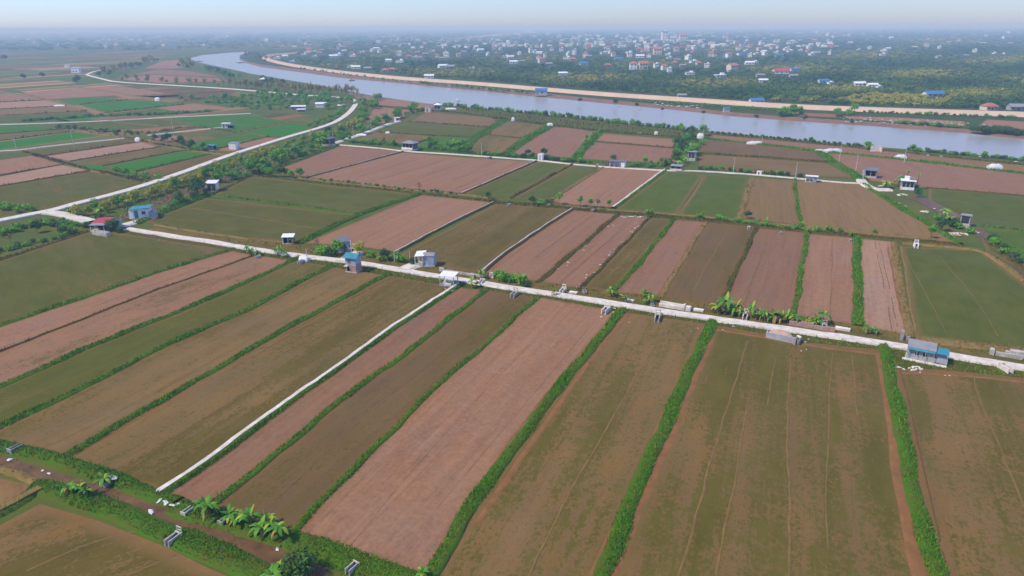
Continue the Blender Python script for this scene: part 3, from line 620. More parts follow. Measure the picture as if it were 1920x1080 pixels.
# upper block
for q, w, s in (([(684, 197), (760, 205), (800, 208)], 3.5, 'mixed'), ([(790, 206), (860, 212), (935, 222)], 3, 'mixed'), ([(765, 228), (916, 239)], 2.5, 'mixed'), ([(710, 248), (815, 255), (892, 258)], 2.5, 'mixed'), ([(862, 287), (892, 258), (945, 226)], 6, 'green'), ([(815, 254), (768, 277)], 1.5, 'thin'), ([(950, 288), (985, 262), (1034, 238)], 4.5, 'green'), ([(1078, 298), (1100, 272), (1128, 246)], 5, 'green'), ([(1116, 265), (1272, 278)], 2, 'thin'), ([(868, 285), (902, 254)], 1.5, 'thin'), ([(935, 222), (1030, 235), (1130, 247), (1300, 260)], 3, 'mixed'), ([(905, 251), (978, 259)], 1.5, 'thin'), ([(1272, 262), (1270, 300)], 5, 'green'),
    ([(1330, 252), (1440, 261), (1600, 277), (1720, 289), (1920, 310), (2150, 334)], 2.5, 'mixed'), ([(750, 276), (880, 289), (1000, 297), (1260, 312)], 3, 'green'), ([(640, 264), (700, 268), (760, 277)], 3, 'green')): bund(q, w, s)
# left block
for q, w, s in (([(-120, 370), (0, 349), (170, 320)], 1.6, 'thin'), ([(-120, 350), (0, 329), (120, 308)], 1.3, 'thin'), ([(45, 285), (120, 306), (175, 320), (270, 340)], 2.6, 'mixed'), ([(170, 320), (275, 341)], 1.0, 'bare'), ([(85, 292), (262, 266)], 1.3, 'thin'), ([(132, 302), (302, 275)], 1.3, 'thin'), ([(193, 311), (344, 282)], 1.3, 'thin'), ([(247, 324), (394, 289)], 1.6, 'green'), ([(255, 262), (340, 280), (430, 291)], 1.6, 'tan'), ([(232, 258), (300, 272), (345, 279)], 2, 'mixed'), ([(-120, 277), (0, 264), (140, 246)], 1.6, 'thin'), ([(-120, 258), (0, 251), (120, 242)], 1.6, 'thin'), ([(140, 244), (232, 258)], 2, 'tan'), ([(275, 251), (360, 236), (440, 248)], 2, 'mixed'), ([(340, 283), (400, 281), (505, 256)], 2, 'thin'), ([(452, 247), (550, 229)], 1.5, 'tan'), ([(-120, 197), (85, 187)], 1.6, 'thin'), ([(-120, 211), (125, 198)], 1.6, 'thin'), ([(-120, 223), (165, 208)], 1.6, 'thin'), ([(150, 196), (240, 187)], 1.6, 'thin'), ([(195, 212), (345, 196)], 2, 'mixed'), ([(250, 180), (440, 172)], 2, 'thin'), ([(345, 187), (440, 181)], 2, 'thin'), ([(200, 226), (230, 231), (300, 236)], 1.2, 'tan')): bund(q, w, s)
# grass on verges, ditch sides and the river margin
sv2 = [(x, y+2) for x, y in SV if x >= 435]; rs = [(x, y+6) for x, y in ROAD if 435 <= x <= 2000]
area_grass(rs+list(reversed(sv2)), 'grass', .75, .05)
area_grass([p for p in NV if p[0] >= 400]+[(x, y-7) for x, y in reversed(ROAD) if 400 <= x <= 2000], 'grass_dull', .22, .06)
area_grass([(1040, 532), (1100, 540), (1240, 556), (1300, 566), (1300, 586), (1180, 566), (1060, 549)], 'grass', .12, .06)
area_grass([(-80, 838), (0, 852), (60, 872), (130, 893), (200, 912), (290, 945), (400, 985), (480, 1010), (560, 1040), (540, 1075), (480, 1050), (400, 1020), (330, 990), (240, 955), (170, 928), (90, 902), (30, 882), (-80, 870)], 'grass', .05, .02)
area_grass([(330, 945), (420, 975), (560, 1015), (700, 1060), (760, 1090), (640, 1090), (560, 1040), (440, 995)], 'grass_dull', .35, .03)
area_grass([(835, 198), (1000, 213), (1240, 238), (1310, 247), (1305, 257), (1130, 247), (940, 225)], 'grass_dull', .25, .02)
area_grass([(120, 398), (260, 356), (400, 308), (560, 257), (620, 240), (680, 205), (700, 215), (640, 262), (560, 290), (480, 325), (400, 350), (270, 408), (200, 425)], 'grass', .25, .03)

# ---------------------------------------------------------------- wheel tracks and furrows in the fields
def track(px, w, m='track', h=.02):
    w *= {'track': .62, 'furrow': .8, 'redband': .7}[m]
    pts = resample(smooth_line(PP(px, .034), 1), 1.6); sd_ = len(px)+int(px[0][0]); v, f = sweep(pts, [(-w/2, -.03), (-w*.2, h), (w*.2, h), (w/2, -.03)], .10 if m != 'furrow' else .05, sd_)
    gk = random.Random(sd_); keep = []; on = True
    for i in range(len(pts)-1):
        if gk.random() < (.10 if on else .35): on = not on
        if on or m != 'furrow': keep += f[i*3:i*3+3]
    f = keep or f
    tag(link('wheel_track' if m != 'furrow' else 'furrow', raw_mesh('track', v, f, M[m])), {'track': 'pale trodden line across a rice field', 'furrow': 'dark furrow line along a rice field', 'redband': 'bare reddish margin along a rice field'}[m], None, 'lines in the fields', 'structure')
for q, w in (([(1402, 640), (1363, 770), (1329, 872), (1315, 941), (1280, 1047), (1262, 1100)], .45), ([(1404, 750), (1388, 835), (1370, 937), (1341, 1080), (1330, 1150)], .45), ([(1484, 672), (1475, 774), (1480, 905), (1482, 1080), (1484, 1150)], .5), ([(1561, 660), (1554, 787), (1549, 905), (1552, 1031)], .3), ([(1598, 664), (1606, 774), (1611, 811)], .3), ([(1822, 701), (1887, 876), (1920, 950), (1960, 1050)], .35), ([(1728, 856), (1800, 868), (1920, 888), (2000, 900)], .3), ([(1245, 620), (1185, 720), (1110, 850), (1060, 940), (990, 1080), (960, 1140)], .45), ([(1440, 352), (1440, 400)], .2),
    ([(1537, 352), (1590, 387), (1652, 437)], .5), ([(1521, 362), (1550, 396), (1576, 430)], .4), ([(1580, 348), (1640, 385), (1708, 442)], .4), ([(1360, 442), (1335, 480), (1298, 552)], .5), ([(1440, 455), (1420, 500), (1396, 570)], .45), ([(1560, 447), (1560, 520), (1556, 590)], .3), ([(1438, 440), (1432, 470), (1410, 520)], .3), ([(340, 387), (440, 402), (600, 430)], .6), ([(1700, 480), (1740, 560), (1775, 625)], .3), ([(1760, 480), (1830, 560), (1870, 630)], .3), ([(1500, 346), (1506, 380), (1512, 418)], .5), ([(50, 1070), (180, 1010), (300, 985)], .5), ([(250, 1075), (330, 1040)], .4), ([(1062, 257), (1040, 272), (1018, 285)], .5), ([(925, 268), (960, 262)], .5), ([(1455, 672), (1440, 760)], .3)): track(q, w)
for q, w in (([(795, 528), (640, 620), (430, 755), (215, 890)], .25), ([(945, 565), (860, 640), (690, 775), (490, 962)], .4), ([(1060, 585), (960, 680), (800, 850), (655, 1025)], .16), ([(1100, 620), (1000, 740), (880, 880), (730, 1060)], .14), ([(680, 525), (480, 630), (240, 765), (60, 850)], .18), ([(610, 530), (470, 600), (300, 690)], .14), ([(440, 515), (300, 580), (0, 710)], .14), ([(380, 500), (200, 565), (0, 640)], .12), ([(540, 505), (400, 580), (0, 775)], .12), ([(600, 640), (480, 720), (330, 830)], .12), ([(820, 373), (700, 420), (640, 447)], .22), ([(850, 376), (730, 424), (668, 454)], .22), ([(885, 379), (770, 428), (702, 466)], .2), ([(800, 372), (690, 412), (610, 450)], .2), ([(1000, 400), (900, 455), (840, 492)], .16), ([(1040, 400), (940, 456), (880, 500)], .16), ([(1115, 402), (1040, 455), (960, 515)], .18), ([(1190, 410), (1120, 470), (1050, 530)], .2),
    ([(880, 300), (760, 345)], .25), ([(930, 304), (810, 352)], .25), ([(840, 298), (700, 340)], .25), ([(800, 294), (660, 334)], .22), ([(970, 305), (850, 356)], .2), ([(1190, 320), (1110, 380)], .25), ([(1640, 452), (1658, 540), (1672, 618)], .3), ([(1648, 452), (1668, 540), (1684, 620)], .3), ([(1680, 670), (1700, 730), (1725, 850), (1752, 960), (1790, 1120)], .3)): track(q, w, 'furrow', -.004)
for q, w in (([(1650, 662), (1671, 800), (1691, 925), (1714, 1040), (1735, 1140)], 2.0), ([(1345, 612), (1316, 680), (1266, 800), (1208, 935), (1150, 1080)], 1.3), ([(1322, 612), (1288, 690), (1236, 800), (1172, 940), (1108, 1090)], .9), ([(1345, 618), (1440, 632), (1520, 648), (1650, 664)], 1.2), ([(1178, 590), (1118, 660), (1050, 755), (962, 880), (890, 985)], 1.0), ([(1153, 588), (1085, 665), (1012, 755), (925, 870), (850, 980)], .6), ([(1690, 700), (1760, 700), (1920, 716)], 1.2), ([(735, 525), (650, 568), (490, 655), (125, 868)], .7), ([(1665, 463), (1680, 540), (1698, 622)], .8)): track(q, w, 'redband')

# ---------------------------------------------------------------- levee across the river
LV = [(640, 86), (575, 97.5), (520, 100), (500, 103), (496, 107), (510, 112), (540, 119), (600, 128), (640, 133), (760, 145), (880, 152.5), (1000, 162.5), (1120, 172.5), (1280, 182.5), (1480, 196), (1680, 203), (1920, 210), (2150, 218)]
HL = 2.1
lp = resample(smooth_line(PP(LV, HL), 2), 12); lp.reverse()
v, f = sweep(lp, [(-8.0, -HL-.1), (-6.4, -HL*.8), (-2.6, -.12), (-2.2, 0)], .0, 5)
rgl = random.Random(8)
v = [(x+rgl.uniform(-.4, .4), y+rgl.uniform(-.6, .6), z+rgl.uniform(-.2, .2)) for x, y, z in v]
tag(link('levee_slope', raw_mesh('levee_slope', v, f, M['levee'], True)), 'bare pinkish earth slope of the levee facing the river', None, None, 'structure')
v, f = sweep(lp, [(-2.25, .0), (2.4, 0), (7.0, -HL-.1)], .02, 5)
tag(link('road', raw_mesh('levee_road', v, f, M['levee_top'])), 'pale earth road along the crest of the levee', None, None, 'structure')
# ---------------------------------------------------------------- plants
def leaf_cloud(n, lobes, size, seed, up=.5, aspect=.6):
    """n small leaf-clump quads spread through ellipsoid lobes [(cx,cy,cz,rx,ry,rz)...]; denser towards the outside"""
    g = np.random.default_rng(seed); L = np.array(lobes); w = (L[:, 3]*L[:, 4]*L[:, 5])**.66; k = g.choice(len(L), n, p=w/w.sum())
    d = g.normal(size=(n, 3)); d /= np.linalg.norm(d, axis=1)[:, None]; r = g.random(n)**.42
    c = L[k, :3]+d*r[:, None]*L[k, 3:]*(1+g.normal(0, .08, (n, 1)))
    nm = d*.7+g.normal(0, .55, (n, 3)); nm[:, 2] += up; nm /= np.linalg.norm(nm, axis=1)[:, None]
    t = np.cross(nm, g.normal(size=(n, 3))); t /= np.linalg.norm(t, axis=1)[:, None]; bt = np.cross(nm, t)
    s = size*g.uniform(.55, 1.35, n)[:, None]/2
    q = np.stack([c-t*s-bt*s*aspect*.4, c+t*s*.2-bt*s*aspect, c+t*s*1.1+bt*s*aspect*.2, c-t*s*.1+bt*s*aspect], 1)
    return q.reshape(-1, 3)
def trunk_mesh(h, r, limbs, seed, m):
    g = random.Random(seed); mb = MB(); p = Vector((0, 0, -.1)); q = Vector((g.uniform(-.15, .15), g.uniform(-.15, .15), h*.55)); mb.tube(p, q, r, r*.7, 6); e = Vector((q.x*1.6, q.y*1.6, h)); mb.tube(q, e, r*.7, r*.35, 5)
    for i in range(limbs):
        a = 6.28*i/limbs+g.uniform(-.4, .4); s = q.lerp(e, g.uniform(0, .7)); mb.tube(s, s+Vector((math.cos(a)*h*.35, math.sin(a)*h*.35, h*g.uniform(.2, .4))), r*.45, r*.15, 4)
    return mb.mesh('trunk', m)
PROTO = {}
def tree_proto(key, name, h, rad_, leaf, n, size, seed, trunk=.35, lobes=6, squash=.85, up=.5, limbs=4, kind='round'):
    g = random.Random(seed); lb = []
    if kind == 'round':
        for i in range(lobes):
            a = 6.28*i/lobes+g.uniform(-.5, .5); rr = rad_*g.uniform(.35, .6); z = h*g.uniform(trunk+.12, .78)
            lb.append((math.cos(a)*rad_*g.uniform(.3, .6), math.sin(a)*rad_*g.uniform(.3, .6), z, rr, rr, rr*squash))
        lb.append((0, 0, h*.78, rad_*.5, rad_*.5, h*.2)); lb.append((0, 0, h*(trunk+.28), rad_*.6, rad_*.6, h*.25))
    elif kind == 'tall':
        for i in range(lobes): z = h*(trunk+(1-trunk)*(i+.5)/lobes); rr = rad_*(1.0-.55*i/lobes)*g.uniform(.8, 1.1); lb.append((g.uniform(-.2, .2)*rad_, g.uniform(-.2, .2)*rad_, z, rr, rr, h*.15))
    elif kind == 'bush':
        for i in range(lobes): a = 6.28*i/lobes+g.uniform(-.5, .5); rr = rad_*g.uniform(.4, .65); lb.append((math.cos(a)*rad_*.45, math.sin(a)*rad_*.45, h*g.uniform(.3, .6), rr, rr, h*g.uniform(.3, .42)))
    elif kind == 'spray':   # thin upright stems with feathery tops
        for i in range(lobes): a = g.uniform(0, 6.28); d = rad_*g.uniform(.2, .9); lb.append((math.cos(a)*d, math.sin(a)*d, h*g.uniform(.45, .85), rad_*.22, rad_*.22, h*.24))
    me = np_mesh(name+'_crown', leaf_cloud(n, lb, size, seed, up), 4, M[leaf]); tm = trunk_mesh(h*(.7 if kind != 'bush' else .5), max(.06, h*.02), limbs, seed, M['bark'])
    PROTO[key] = (name, me, tm)
for i in range(3):
    tree_proto('round%d' % i, 'broadleaf_tree', 5.0, 2.4, ('leaf_green', 'leaf_dark', 'leaf_olive')[i], 620, .55, 20+i)
    tree_proto('belt%d' % i, 'belt_tree', 5.5, 2.3, ('leaf_olive', 'leaf_olive', 'leaf_green')[i], 560, .55, 30+i, trunk=.2)
    tree_proto('bush%d' % i, 'shrub', 2.2, 1.5, ('leaf_green', 'leaf_dark', 'leaf_green')[i], 380, .42, 40+i, kind='bush', limbs=2)
    tree_proto('pale%d' % i, 'feathery_tree', 8.0, 2.6, ('leaf_brown', 'leaf_brown', 'leaf_olive')[i], 460, .6, 50+i, kind='spray', lobes=9, trunk=.3)
    tree_proto('small%d' % i, 'young_tree', 3.6, 1.1, ('leaf_bright', 'leaf_green', 'leaf_brown')[i], 300, .4, 60+i, trunk=.4)
tree_proto('bright', 'bright_bush', 3.0, 1.7, 'leaf_bright', 520, .4, 71, kind='bush'); tree_proto('darkbush', 'dark_bush', 3.2, 1.9, 'leaf_dark', 800, .34, 72, kind='bush', lobes=8)
tree_proto('dry', 'bare_tree', 3.4, 1.2, 'leaf_dry', 90, .35, 73, trunk=.3, limbs=7); tree_proto('dome', 'domed_tree', 4.6, 2.5, 'leaf_olive', 700, .42, 74, trunk=.3, squash=1.0)
CNT = {}
def plant(key, loc, s=1.0, rz=None, label=None, group=None, cat='tree', name=None, sz=None):
    nm, crown, tm = PROTO[key]; r = random.uniform(0, 6.28) if rz is None else rz
    e = empty(name or nm, loc, r, label, cat, group); e.scale = (s, s, s*(sz or 1))
    link('crown', crown, e); link('trunk', tm, e); return e
def in_poly(x, y, poly):
    c = False; n = len(poly)
    for i in range(n):
        (x1, y1), (x2, y2) = poly[i], poly[(i+1) % n]
        if (y1 > y) != (y2 > y) and x < (x2-x1)*(y-y1)/(y2-y1)+x1: c = not c
    return c
def along(px, n, jx=0.0, jy=0.0, seed=0, even=True):
    """n spots along a pixel polyline, evenly in the world"""
    g = random.Random(seed); w = PP(px); seg = [(b-a).length for a, b in zip(w, w[1:])]; T = sum(seg); out = []
    for i in range(n):
        t = T*((i+g.uniform(.2, .8))/n if even else g.random()); k = 0
        while k < len(seg)-1 and t > seg[k]: t -= seg[k]; k += 1
        p = w[k].lerp(w[k+1], min(1, t/max(seg[k], 1e-6))); d = (w[k+1]-w[k]).normalized(); q = g.uniform(-jx, jx)
        out.append(Vector((p.x-d.y*q+g.uniform(-jy, jy), p.y+d.x*q+g.uniform(-jy, jy), 0)))
    return out
SHRUBBERY = []
def mass(key, loc, s, sz=None):
    me = PROTO[key][1]; a = np.empty(len(me.vertices)*3, np.float32); me.vertices.foreach_get('co', a); a = a.reshape(-1, 3); t = random.uniform(0, 6.28); c, q = math.cos(t), math.sin(t)
    SHRUBBERY.append((me.materials[0].name, np.stack([(a[:, 0]*c-a[:, 1]*q)*s+loc[0], (a[:, 0]*q+a[:, 1]*c)*s+loc[1], a[:, 2]*s*(sz or 1)+loc[2]], 1)))
MASSED = {20, 21, 31, 32, 33, 34, 35, 36, 37, 40, 41, 43, 45, 46, 8}
def size_word(v, s): t = (v-s[0])/(s[1]-s[0]); return 'small ' if t < .33 else 'tall ' if t > .67 else ''
def row(keys, px, n, s, label, group, jx=1.0, cat='tree', seed=0, name=None, z=0.0, sz=None):
    g = random.Random(seed+5)
    if seed in MASSED:
        for p in along(px, int(n*(1.9 if 35 <= seed <= 43 else 1.25)), jx, .5, seed): mass(g.choice(keys), (p.x, p.y, z), g.uniform(*s), g.uniform(*sz) if sz else None)
        return
    for p in along(px, n, jx, .5, seed): v = g.uniform(*s); plant(g.choice(keys), (p.x, p.y, z), v, None, (size_word(v, s) if not label.startswith(('tall', 'small', 'low')) else '')+label, group, cat, name, g.uniform(*sz) if sz else None)
def patch(keys, poly, n, s, label, group, cat='tree', seed=0, name=None, sz=None):
    g = random.Random(seed+9); q = PP(poly); tri = tessellate_polygon([q]); ar = [(q[t[1]]-q[t[0]]).cross(q[t[2]]-q[t[0]]).length for t in tri]
    for _ in range(n):
        t = g.choices(tri, ar)[0]; r = math.sqrt(g.random()); u = g.random(); p = q[t[0]]*(1-r)+q[t[1]]*(r*(1-u))+q[t[2]]*(r*u)
        v = g.uniform(*s); plant(g.choice(keys), (p.x, p.y, 0), v, None, size_word(v, s)+label, group, cat, name, g.uniform(*sz) if sz else None)
# belt beside the curving road
row(['belt0', 'belt1', 'belt2'], [(150, 407), (205, 392), (265, 376), (335, 352), (405, 325), (445, 310), (505, 290)], 66, (.42, .78), 'bushy yellow green tree in the belt below the curving road', 'trees in the belt below the curving road', 2.6, seed=1)
row(['belt0', 'belt1', 'round0'], [(505, 290), (565, 271), (615, 256), (655, 242), (684, 226)], 38, (.5, .9), 'yellow green tree where the belt nears the road bend', 'trees near the bend of the curving road', 3.0, seed=2)
patch(['round0', 'bush0', 'round0'], [(676, 188), (715, 186), (702, 218), (678, 232), (668, 222), (678, 205)], 34, (.7, 1.1), 'dense green tree on the outer side of the road bend', 'dense trees at the road bend', seed=3)
row(['bush0', 'bush1', 'bush2', 'round1'], [(305, 396), (345, 376), (395, 357)], 11, (.7, 1.2), 'dark green shrub in the hedge beside the teal roofed hut', 'hedge shrubs beside the teal roofed hut', 1.2, 'shrub', 4)
row(['bush0', 'bush2', 'round0', 'belt2'], [(405, 345), (470, 325), (530, 305), (580, 286), (622, 270)], 34, (.75, 1.25), 'green shrub in the hedge above the dark reddish field', 'hedge shrubs above the dark reddish field', 1.6, 'shrub', 5)
row(['round1', 'bush1', 'round0'], [(482, 322), (500, 331), (520, 332), (555, 332), (565, 334)], 9, (.6, .9), 'dark leafy shrub at the corner of the reddish field', 'shrubs at the corner of the reddish field', 1.2, 'shrub', 6)
row(['bush0', 'bush2', 'round0'], [(630, 264), (680, 247), (720, 231), (760, 215), (800, 204)], 34, (.8, 1.3), 'green shrub along the narrow path towards the river hut', 'shrubs along the narrow path towards the river', 2.2, 'shrub', 7)
row(['bush0', 'bush1', 'bush2'], [(-10, 440), (40, 430), (90, 420), (125, 422), (150, 430)], 24, (.6, 1.0), 'dark shrub in the thicket below the road branch', 'thicket shrubs below the road branch', 3.0, 'shrub', 8)
row(['bush1', 'bush2'], [(-20, 478), (40, 462), (100, 448), (150, 434)], 18, (.45, .8), 'low dark shrub in the hedge on the field edge near the red roofed house', 'hedge shrubs near the red roofed house', .8, 'shrub', 9)
row(['bush0', 'bush2'], [(-10, 388), (20, 392), (55, 398)], 9, (.8, 1.2), 'green shrub on the far verge of the curving road', 'shrubs on the far verge of the curving road', 2.0, 'shrub', 10)
row(['bush0', 'bush2'], [(210, 318), (235, 325), (265, 333), (290, 338)], 10, (.7, 1.1), 'green shrub on the bank beyond the curving road', 'shrubs on the bank beyond the curving road', 1.2, 'shrub', 11)
# orchard, treeline and trees by the far river reach
patch(['round0', 'bush0', 'bush2'], [(330, 190), (430, 180), (520, 174), (640, 184), (672, 193), (650, 206), (560, 205), (470, 210), (430, 200), (370, 193)], 190, (.7, 1.15), 'green orchard tree beyond the road bend', 'orchard trees beyond the road bend', seed=12, name='orchard_tree')
patch(['bush0', 'bush2'], [(570, 236), (600, 226), (640, 205), (652, 210), (632, 226), (590, 239)], 22, (.8, 1.2), 'leafy shrub between the vivid green field and the road', 'shrubs between the vivid green field and the road', 'shrub', 13)
row(['pale0', 'pale1', 'pale2'], [(440, 165), (500, 170), (560, 175), (620, 178), (672, 181)], 46, (.75, 1.15), 'feathery brown tree in the line along the river bend', 'feathery trees along the river bend', 3.5, seed=14)
row(['pale0', 'pale2', 'round2'], [(230, 152), (300, 157), (370, 160), (440, 163)], 20, (.7, 1.1), 'scattered feathery tree above the far road', 'feathery trees above the far road', 4, seed=15)
row(['round1', 'round0'], [(385, 131), (402, 136), (420, 140), (432, 146), (455, 149)], 16, (1.0, 1.6), 'dark tree on the near bank of the far river reach', 'dark trees on the far river reach', 5, seed=16)
row(['round1', 'round0'], [(488, 153), (510, 158), (528, 161)], 9, (.9, 1.4), 'dark palm like tree beside the river pavilion', 'dark trees beside the river pavilion', 3, seed=17)
row(['pale0', 'round1', 'pale2'], [(190, 146), (215, 138), (245, 130), (270, 122), (292, 115)], 34, (1.0, 1.6), 'tree in the dark row bordering the distant fields', 'dark tree row bordering the distant fields', 6, seed=18)
patch(['round1', 'pale2'], [(320, 128), (345, 118), (366, 122), (362, 130)], 14, (1.0, 1.6), 'tree on the low point where the river bends', 'trees on the low point of the river bend', seed=19)
row(['bush1', 'bush0', 'bush2'], [(40, 228), (120, 222), (200, 218), (290, 215), (360, 212), (400, 210)], 70, (.6, 1.05), 'dark shrub in the row behind the pale lane', 'shrub row behind the pale lane', 3, 'shrub', 20)
row(['bush1', 'bush0'], [(105, 238), (150, 241), (200, 247), (240, 252), (280, 248)], 36, (.5, .9), 'shrub among the plots beside the pale canal path', 'shrubs beside the pale canal path', 4, 'shrub', 21)
row(['bush1', 'round1', 'bush0'], [(290, 262), (315, 264), (340, 270), (360, 277), (385, 283)], 22, (.6, 1.0), 'dark shrub before the dark teal shed', 'dark shrubs before the dark teal shed', 3, 'shrub', 22)
for x, y, s in ((146, 159, 2.0), (45, 150, 1.4), (80, 146, 1.3), (10, 114, 2.2)): plant('round1', P(x, y), s, None, 'dark rounded tree standing alone amid the distant strips', 'lone trees amid the distant strips')
# hedges by the upper path
row(['bush0', 'bush2', 'small1'], [(650, 266), (700, 270), (750, 275)], 22, (.7, 1.2), 'green shrub above the upper concrete path by the dark house', 'shrubs above the upper path by the dark house', 1.5, 'shrub', 23)
row(['bush0', 'bush2', 'round0'], [(800, 279), (840, 283), (880, 288)], 16, (.8, 1.4), 'green shrub beside the grey roofed stilt house', 'shrubs beside the grey roofed stilt house', 1.8, 'shrub', 24)
row(['bush0', 'bush2', 'bush1'], [(900, 291), (960, 294), (1000, 296), (1060, 303), (1110, 306)], 24, (.7, 1.2), 'green shrub above the upper path near the white cube hut', 'shrubs above the upper path near the white cube hut', 1.5, 'shrub', 25)
row(['bush0', 'bush1', 'small1'], [(1180, 311), (1230, 313), (1275, 312)], 13, (.7, 1.2), 'shrub above the upper path between two long huts', 'shrubs above the upper path between two long huts', 1.5, 'shrub', 26)
patch(['bush0', 'round0', 'round1'], [(1275, 250), (1320, 254), (1312, 300), (1296, 305), (1268, 300)], 22, (.7, 1.2), 'green tree in the strip beside the grey canal hut', 'trees beside the grey canal hut', seed=27)
row(['bush1', 'bush0'], [(1310, 316), (1360, 319), (1420, 325), (1480, 330)], 16, (.5, .9), 'low shrub lining the upper path by the brown plots', 'low shrubs lining the upper path by the brown plots', 1.0, 'shrub', 28)
row(['bush0', 'bush2'], [(975, 265), (1000, 250), (1025, 238)], 9, (.6, 1.0), 'shrub on the bank beside the white tent', 'shrubs on the bank beside the white tent', 1.5, 'shrub', 29)
row(['bush0', 'bush2', 'small0'], [(1080, 292), (1098, 275), (1112, 260), (1128, 246)], 14, (.8, 1.2), 'yellow green shrub on the bank between two reddish fields', 'shrubs on the bank between two reddish fields', 1.8, 'shrub', 30)
# river margin
row(['bush1', 'bush2', 'bush0'], [(820, 196), (870, 202), (940, 208), (1000, 214)], 26, (.7, 1.2), 'small shrub at the near water edge by the river huts', 'small shrubs at the water edge by the river huts', 2, 'shrub', 31, sz=(1.0, 1.5))
row(['bush1', 'bush2', 'bush0'], [(1000, 214), (1080, 222), (1160, 231), (1240, 239), (1310, 246)], 54, (.7, 1.15), 'small leafy shrub in the long row at the water edge', 'long shrub row at the water edge', 1.6, 'shrub', 32, sz=(1.0, 1.6))
row(['bush1'], [(1330, 249), (1440, 258), (1530, 267), (1600, 273), (1640, 276)], 34, (.45, .75), 'low dark shrub on the river bank above the reddish strip', 'low dark shrubs on the river bank', 1.0, 'shrub', 33)
row(['bush1', 'bush0'], [(1700, 281), (1760, 287), (1830, 293), (1900, 300), (1960, 306)], 30, (.5, .95), 'dark shrub on the bank beside the tan river plot', 'dark shrubs beside the tan river plot', 1.2, 'shrub', 34)
for x, y, s in ((1626, 281, .8), (1520, 268, .6), (1710, 287, .8), (1845, 297, .6), (1605, 277, .5)): plant('round0', P(x, y), s, None, 'single green tree on the near river bank', 'single trees on the near river bank')
# far bank, in front of the levee
row(['bush0', 'bush2'], [(560, 126), (640, 139), (720, 149), (780, 156)], 30, (.6, 1.1), 'shrub on the far bank below the first stretch of levee', 'shrubs below the first stretch of levee', 5, 'shrub', 35)
row(['bush0', 'bush2', 'bush1'], [(780, 155), (850, 161), (920, 168), (1000, 175)], 46, (.6, 1.2), 'shrub on the far bank beside the blue riverside hut', 'shrubs beside the blue riverside hut', 5, 'shrub', 36)
row(['bush2', 'bush0', 'bush2'], [(1180, 188), (1260, 194), (1340, 199), (1420, 205), (1480, 209)], 46, (.45, .9), 'thin yellow green shrub at the foot of the levee', 'thin shrubs at the foot of the levee', 4, 'shrub', 37)
row(['round0', 'bush0'], [(1455, 218), (1480, 217), (1500, 214)], 10, (.9, 1.4), 'dense green tree between the river and the levee', 'dense trees between river and levee', 4, seed=38)
row(['round0', 'bush0'], [(1565, 219), (1585, 216), (1610, 212)], 9, (.8, 1.3), 'green tree beside the litter strewn plot', 'trees beside the litter strewn plot', 3, seed=39)
row(['bush1', 'darkbush'], [(1825, 247), (1860, 248), (1890, 250), (1915, 253)], 16, (.9, 1.4), 'dark shrub in the clump on the far river bank', 'dark clump on the far river bank', 2.5, 'shrub', 40)
row(['bush0', 'bush1'], [(1680, 231), (1720, 234), (1760, 237), (1800, 240)], 18, (.6, 1.1), 'low green shrub above the far mud bank', 'low green shrubs above the far mud bank', 2.5, 'shrub', 41)
row(['bush1', 'round1'], [(1060, 190), (1160, 198), (1375, 218), (1540, 229), (1625, 232)], 8, (.6, 1.1), 'isolated dark shrub on the far mud bank', 'isolated shrubs on the far mud bank', 2, 'shrub', 42)
row(['bush2', 'bush0', 'bush1'], [(1620, 211), (1700, 214), (1800, 217), (1910, 222)], 20, (.5, 1.1), 'small shrub on the lower slope of the levee', 'small shrubs on the levee slope', 2, 'shrub', 43)
row(['pale1', 'round1'], [(449, 108), (470, 103), (485, 108), (500, 118)], 16, (.8, 1.4), 'tree on the spit where the levee turns', 'trees on the spit where the levee turns', 6, seed=44)
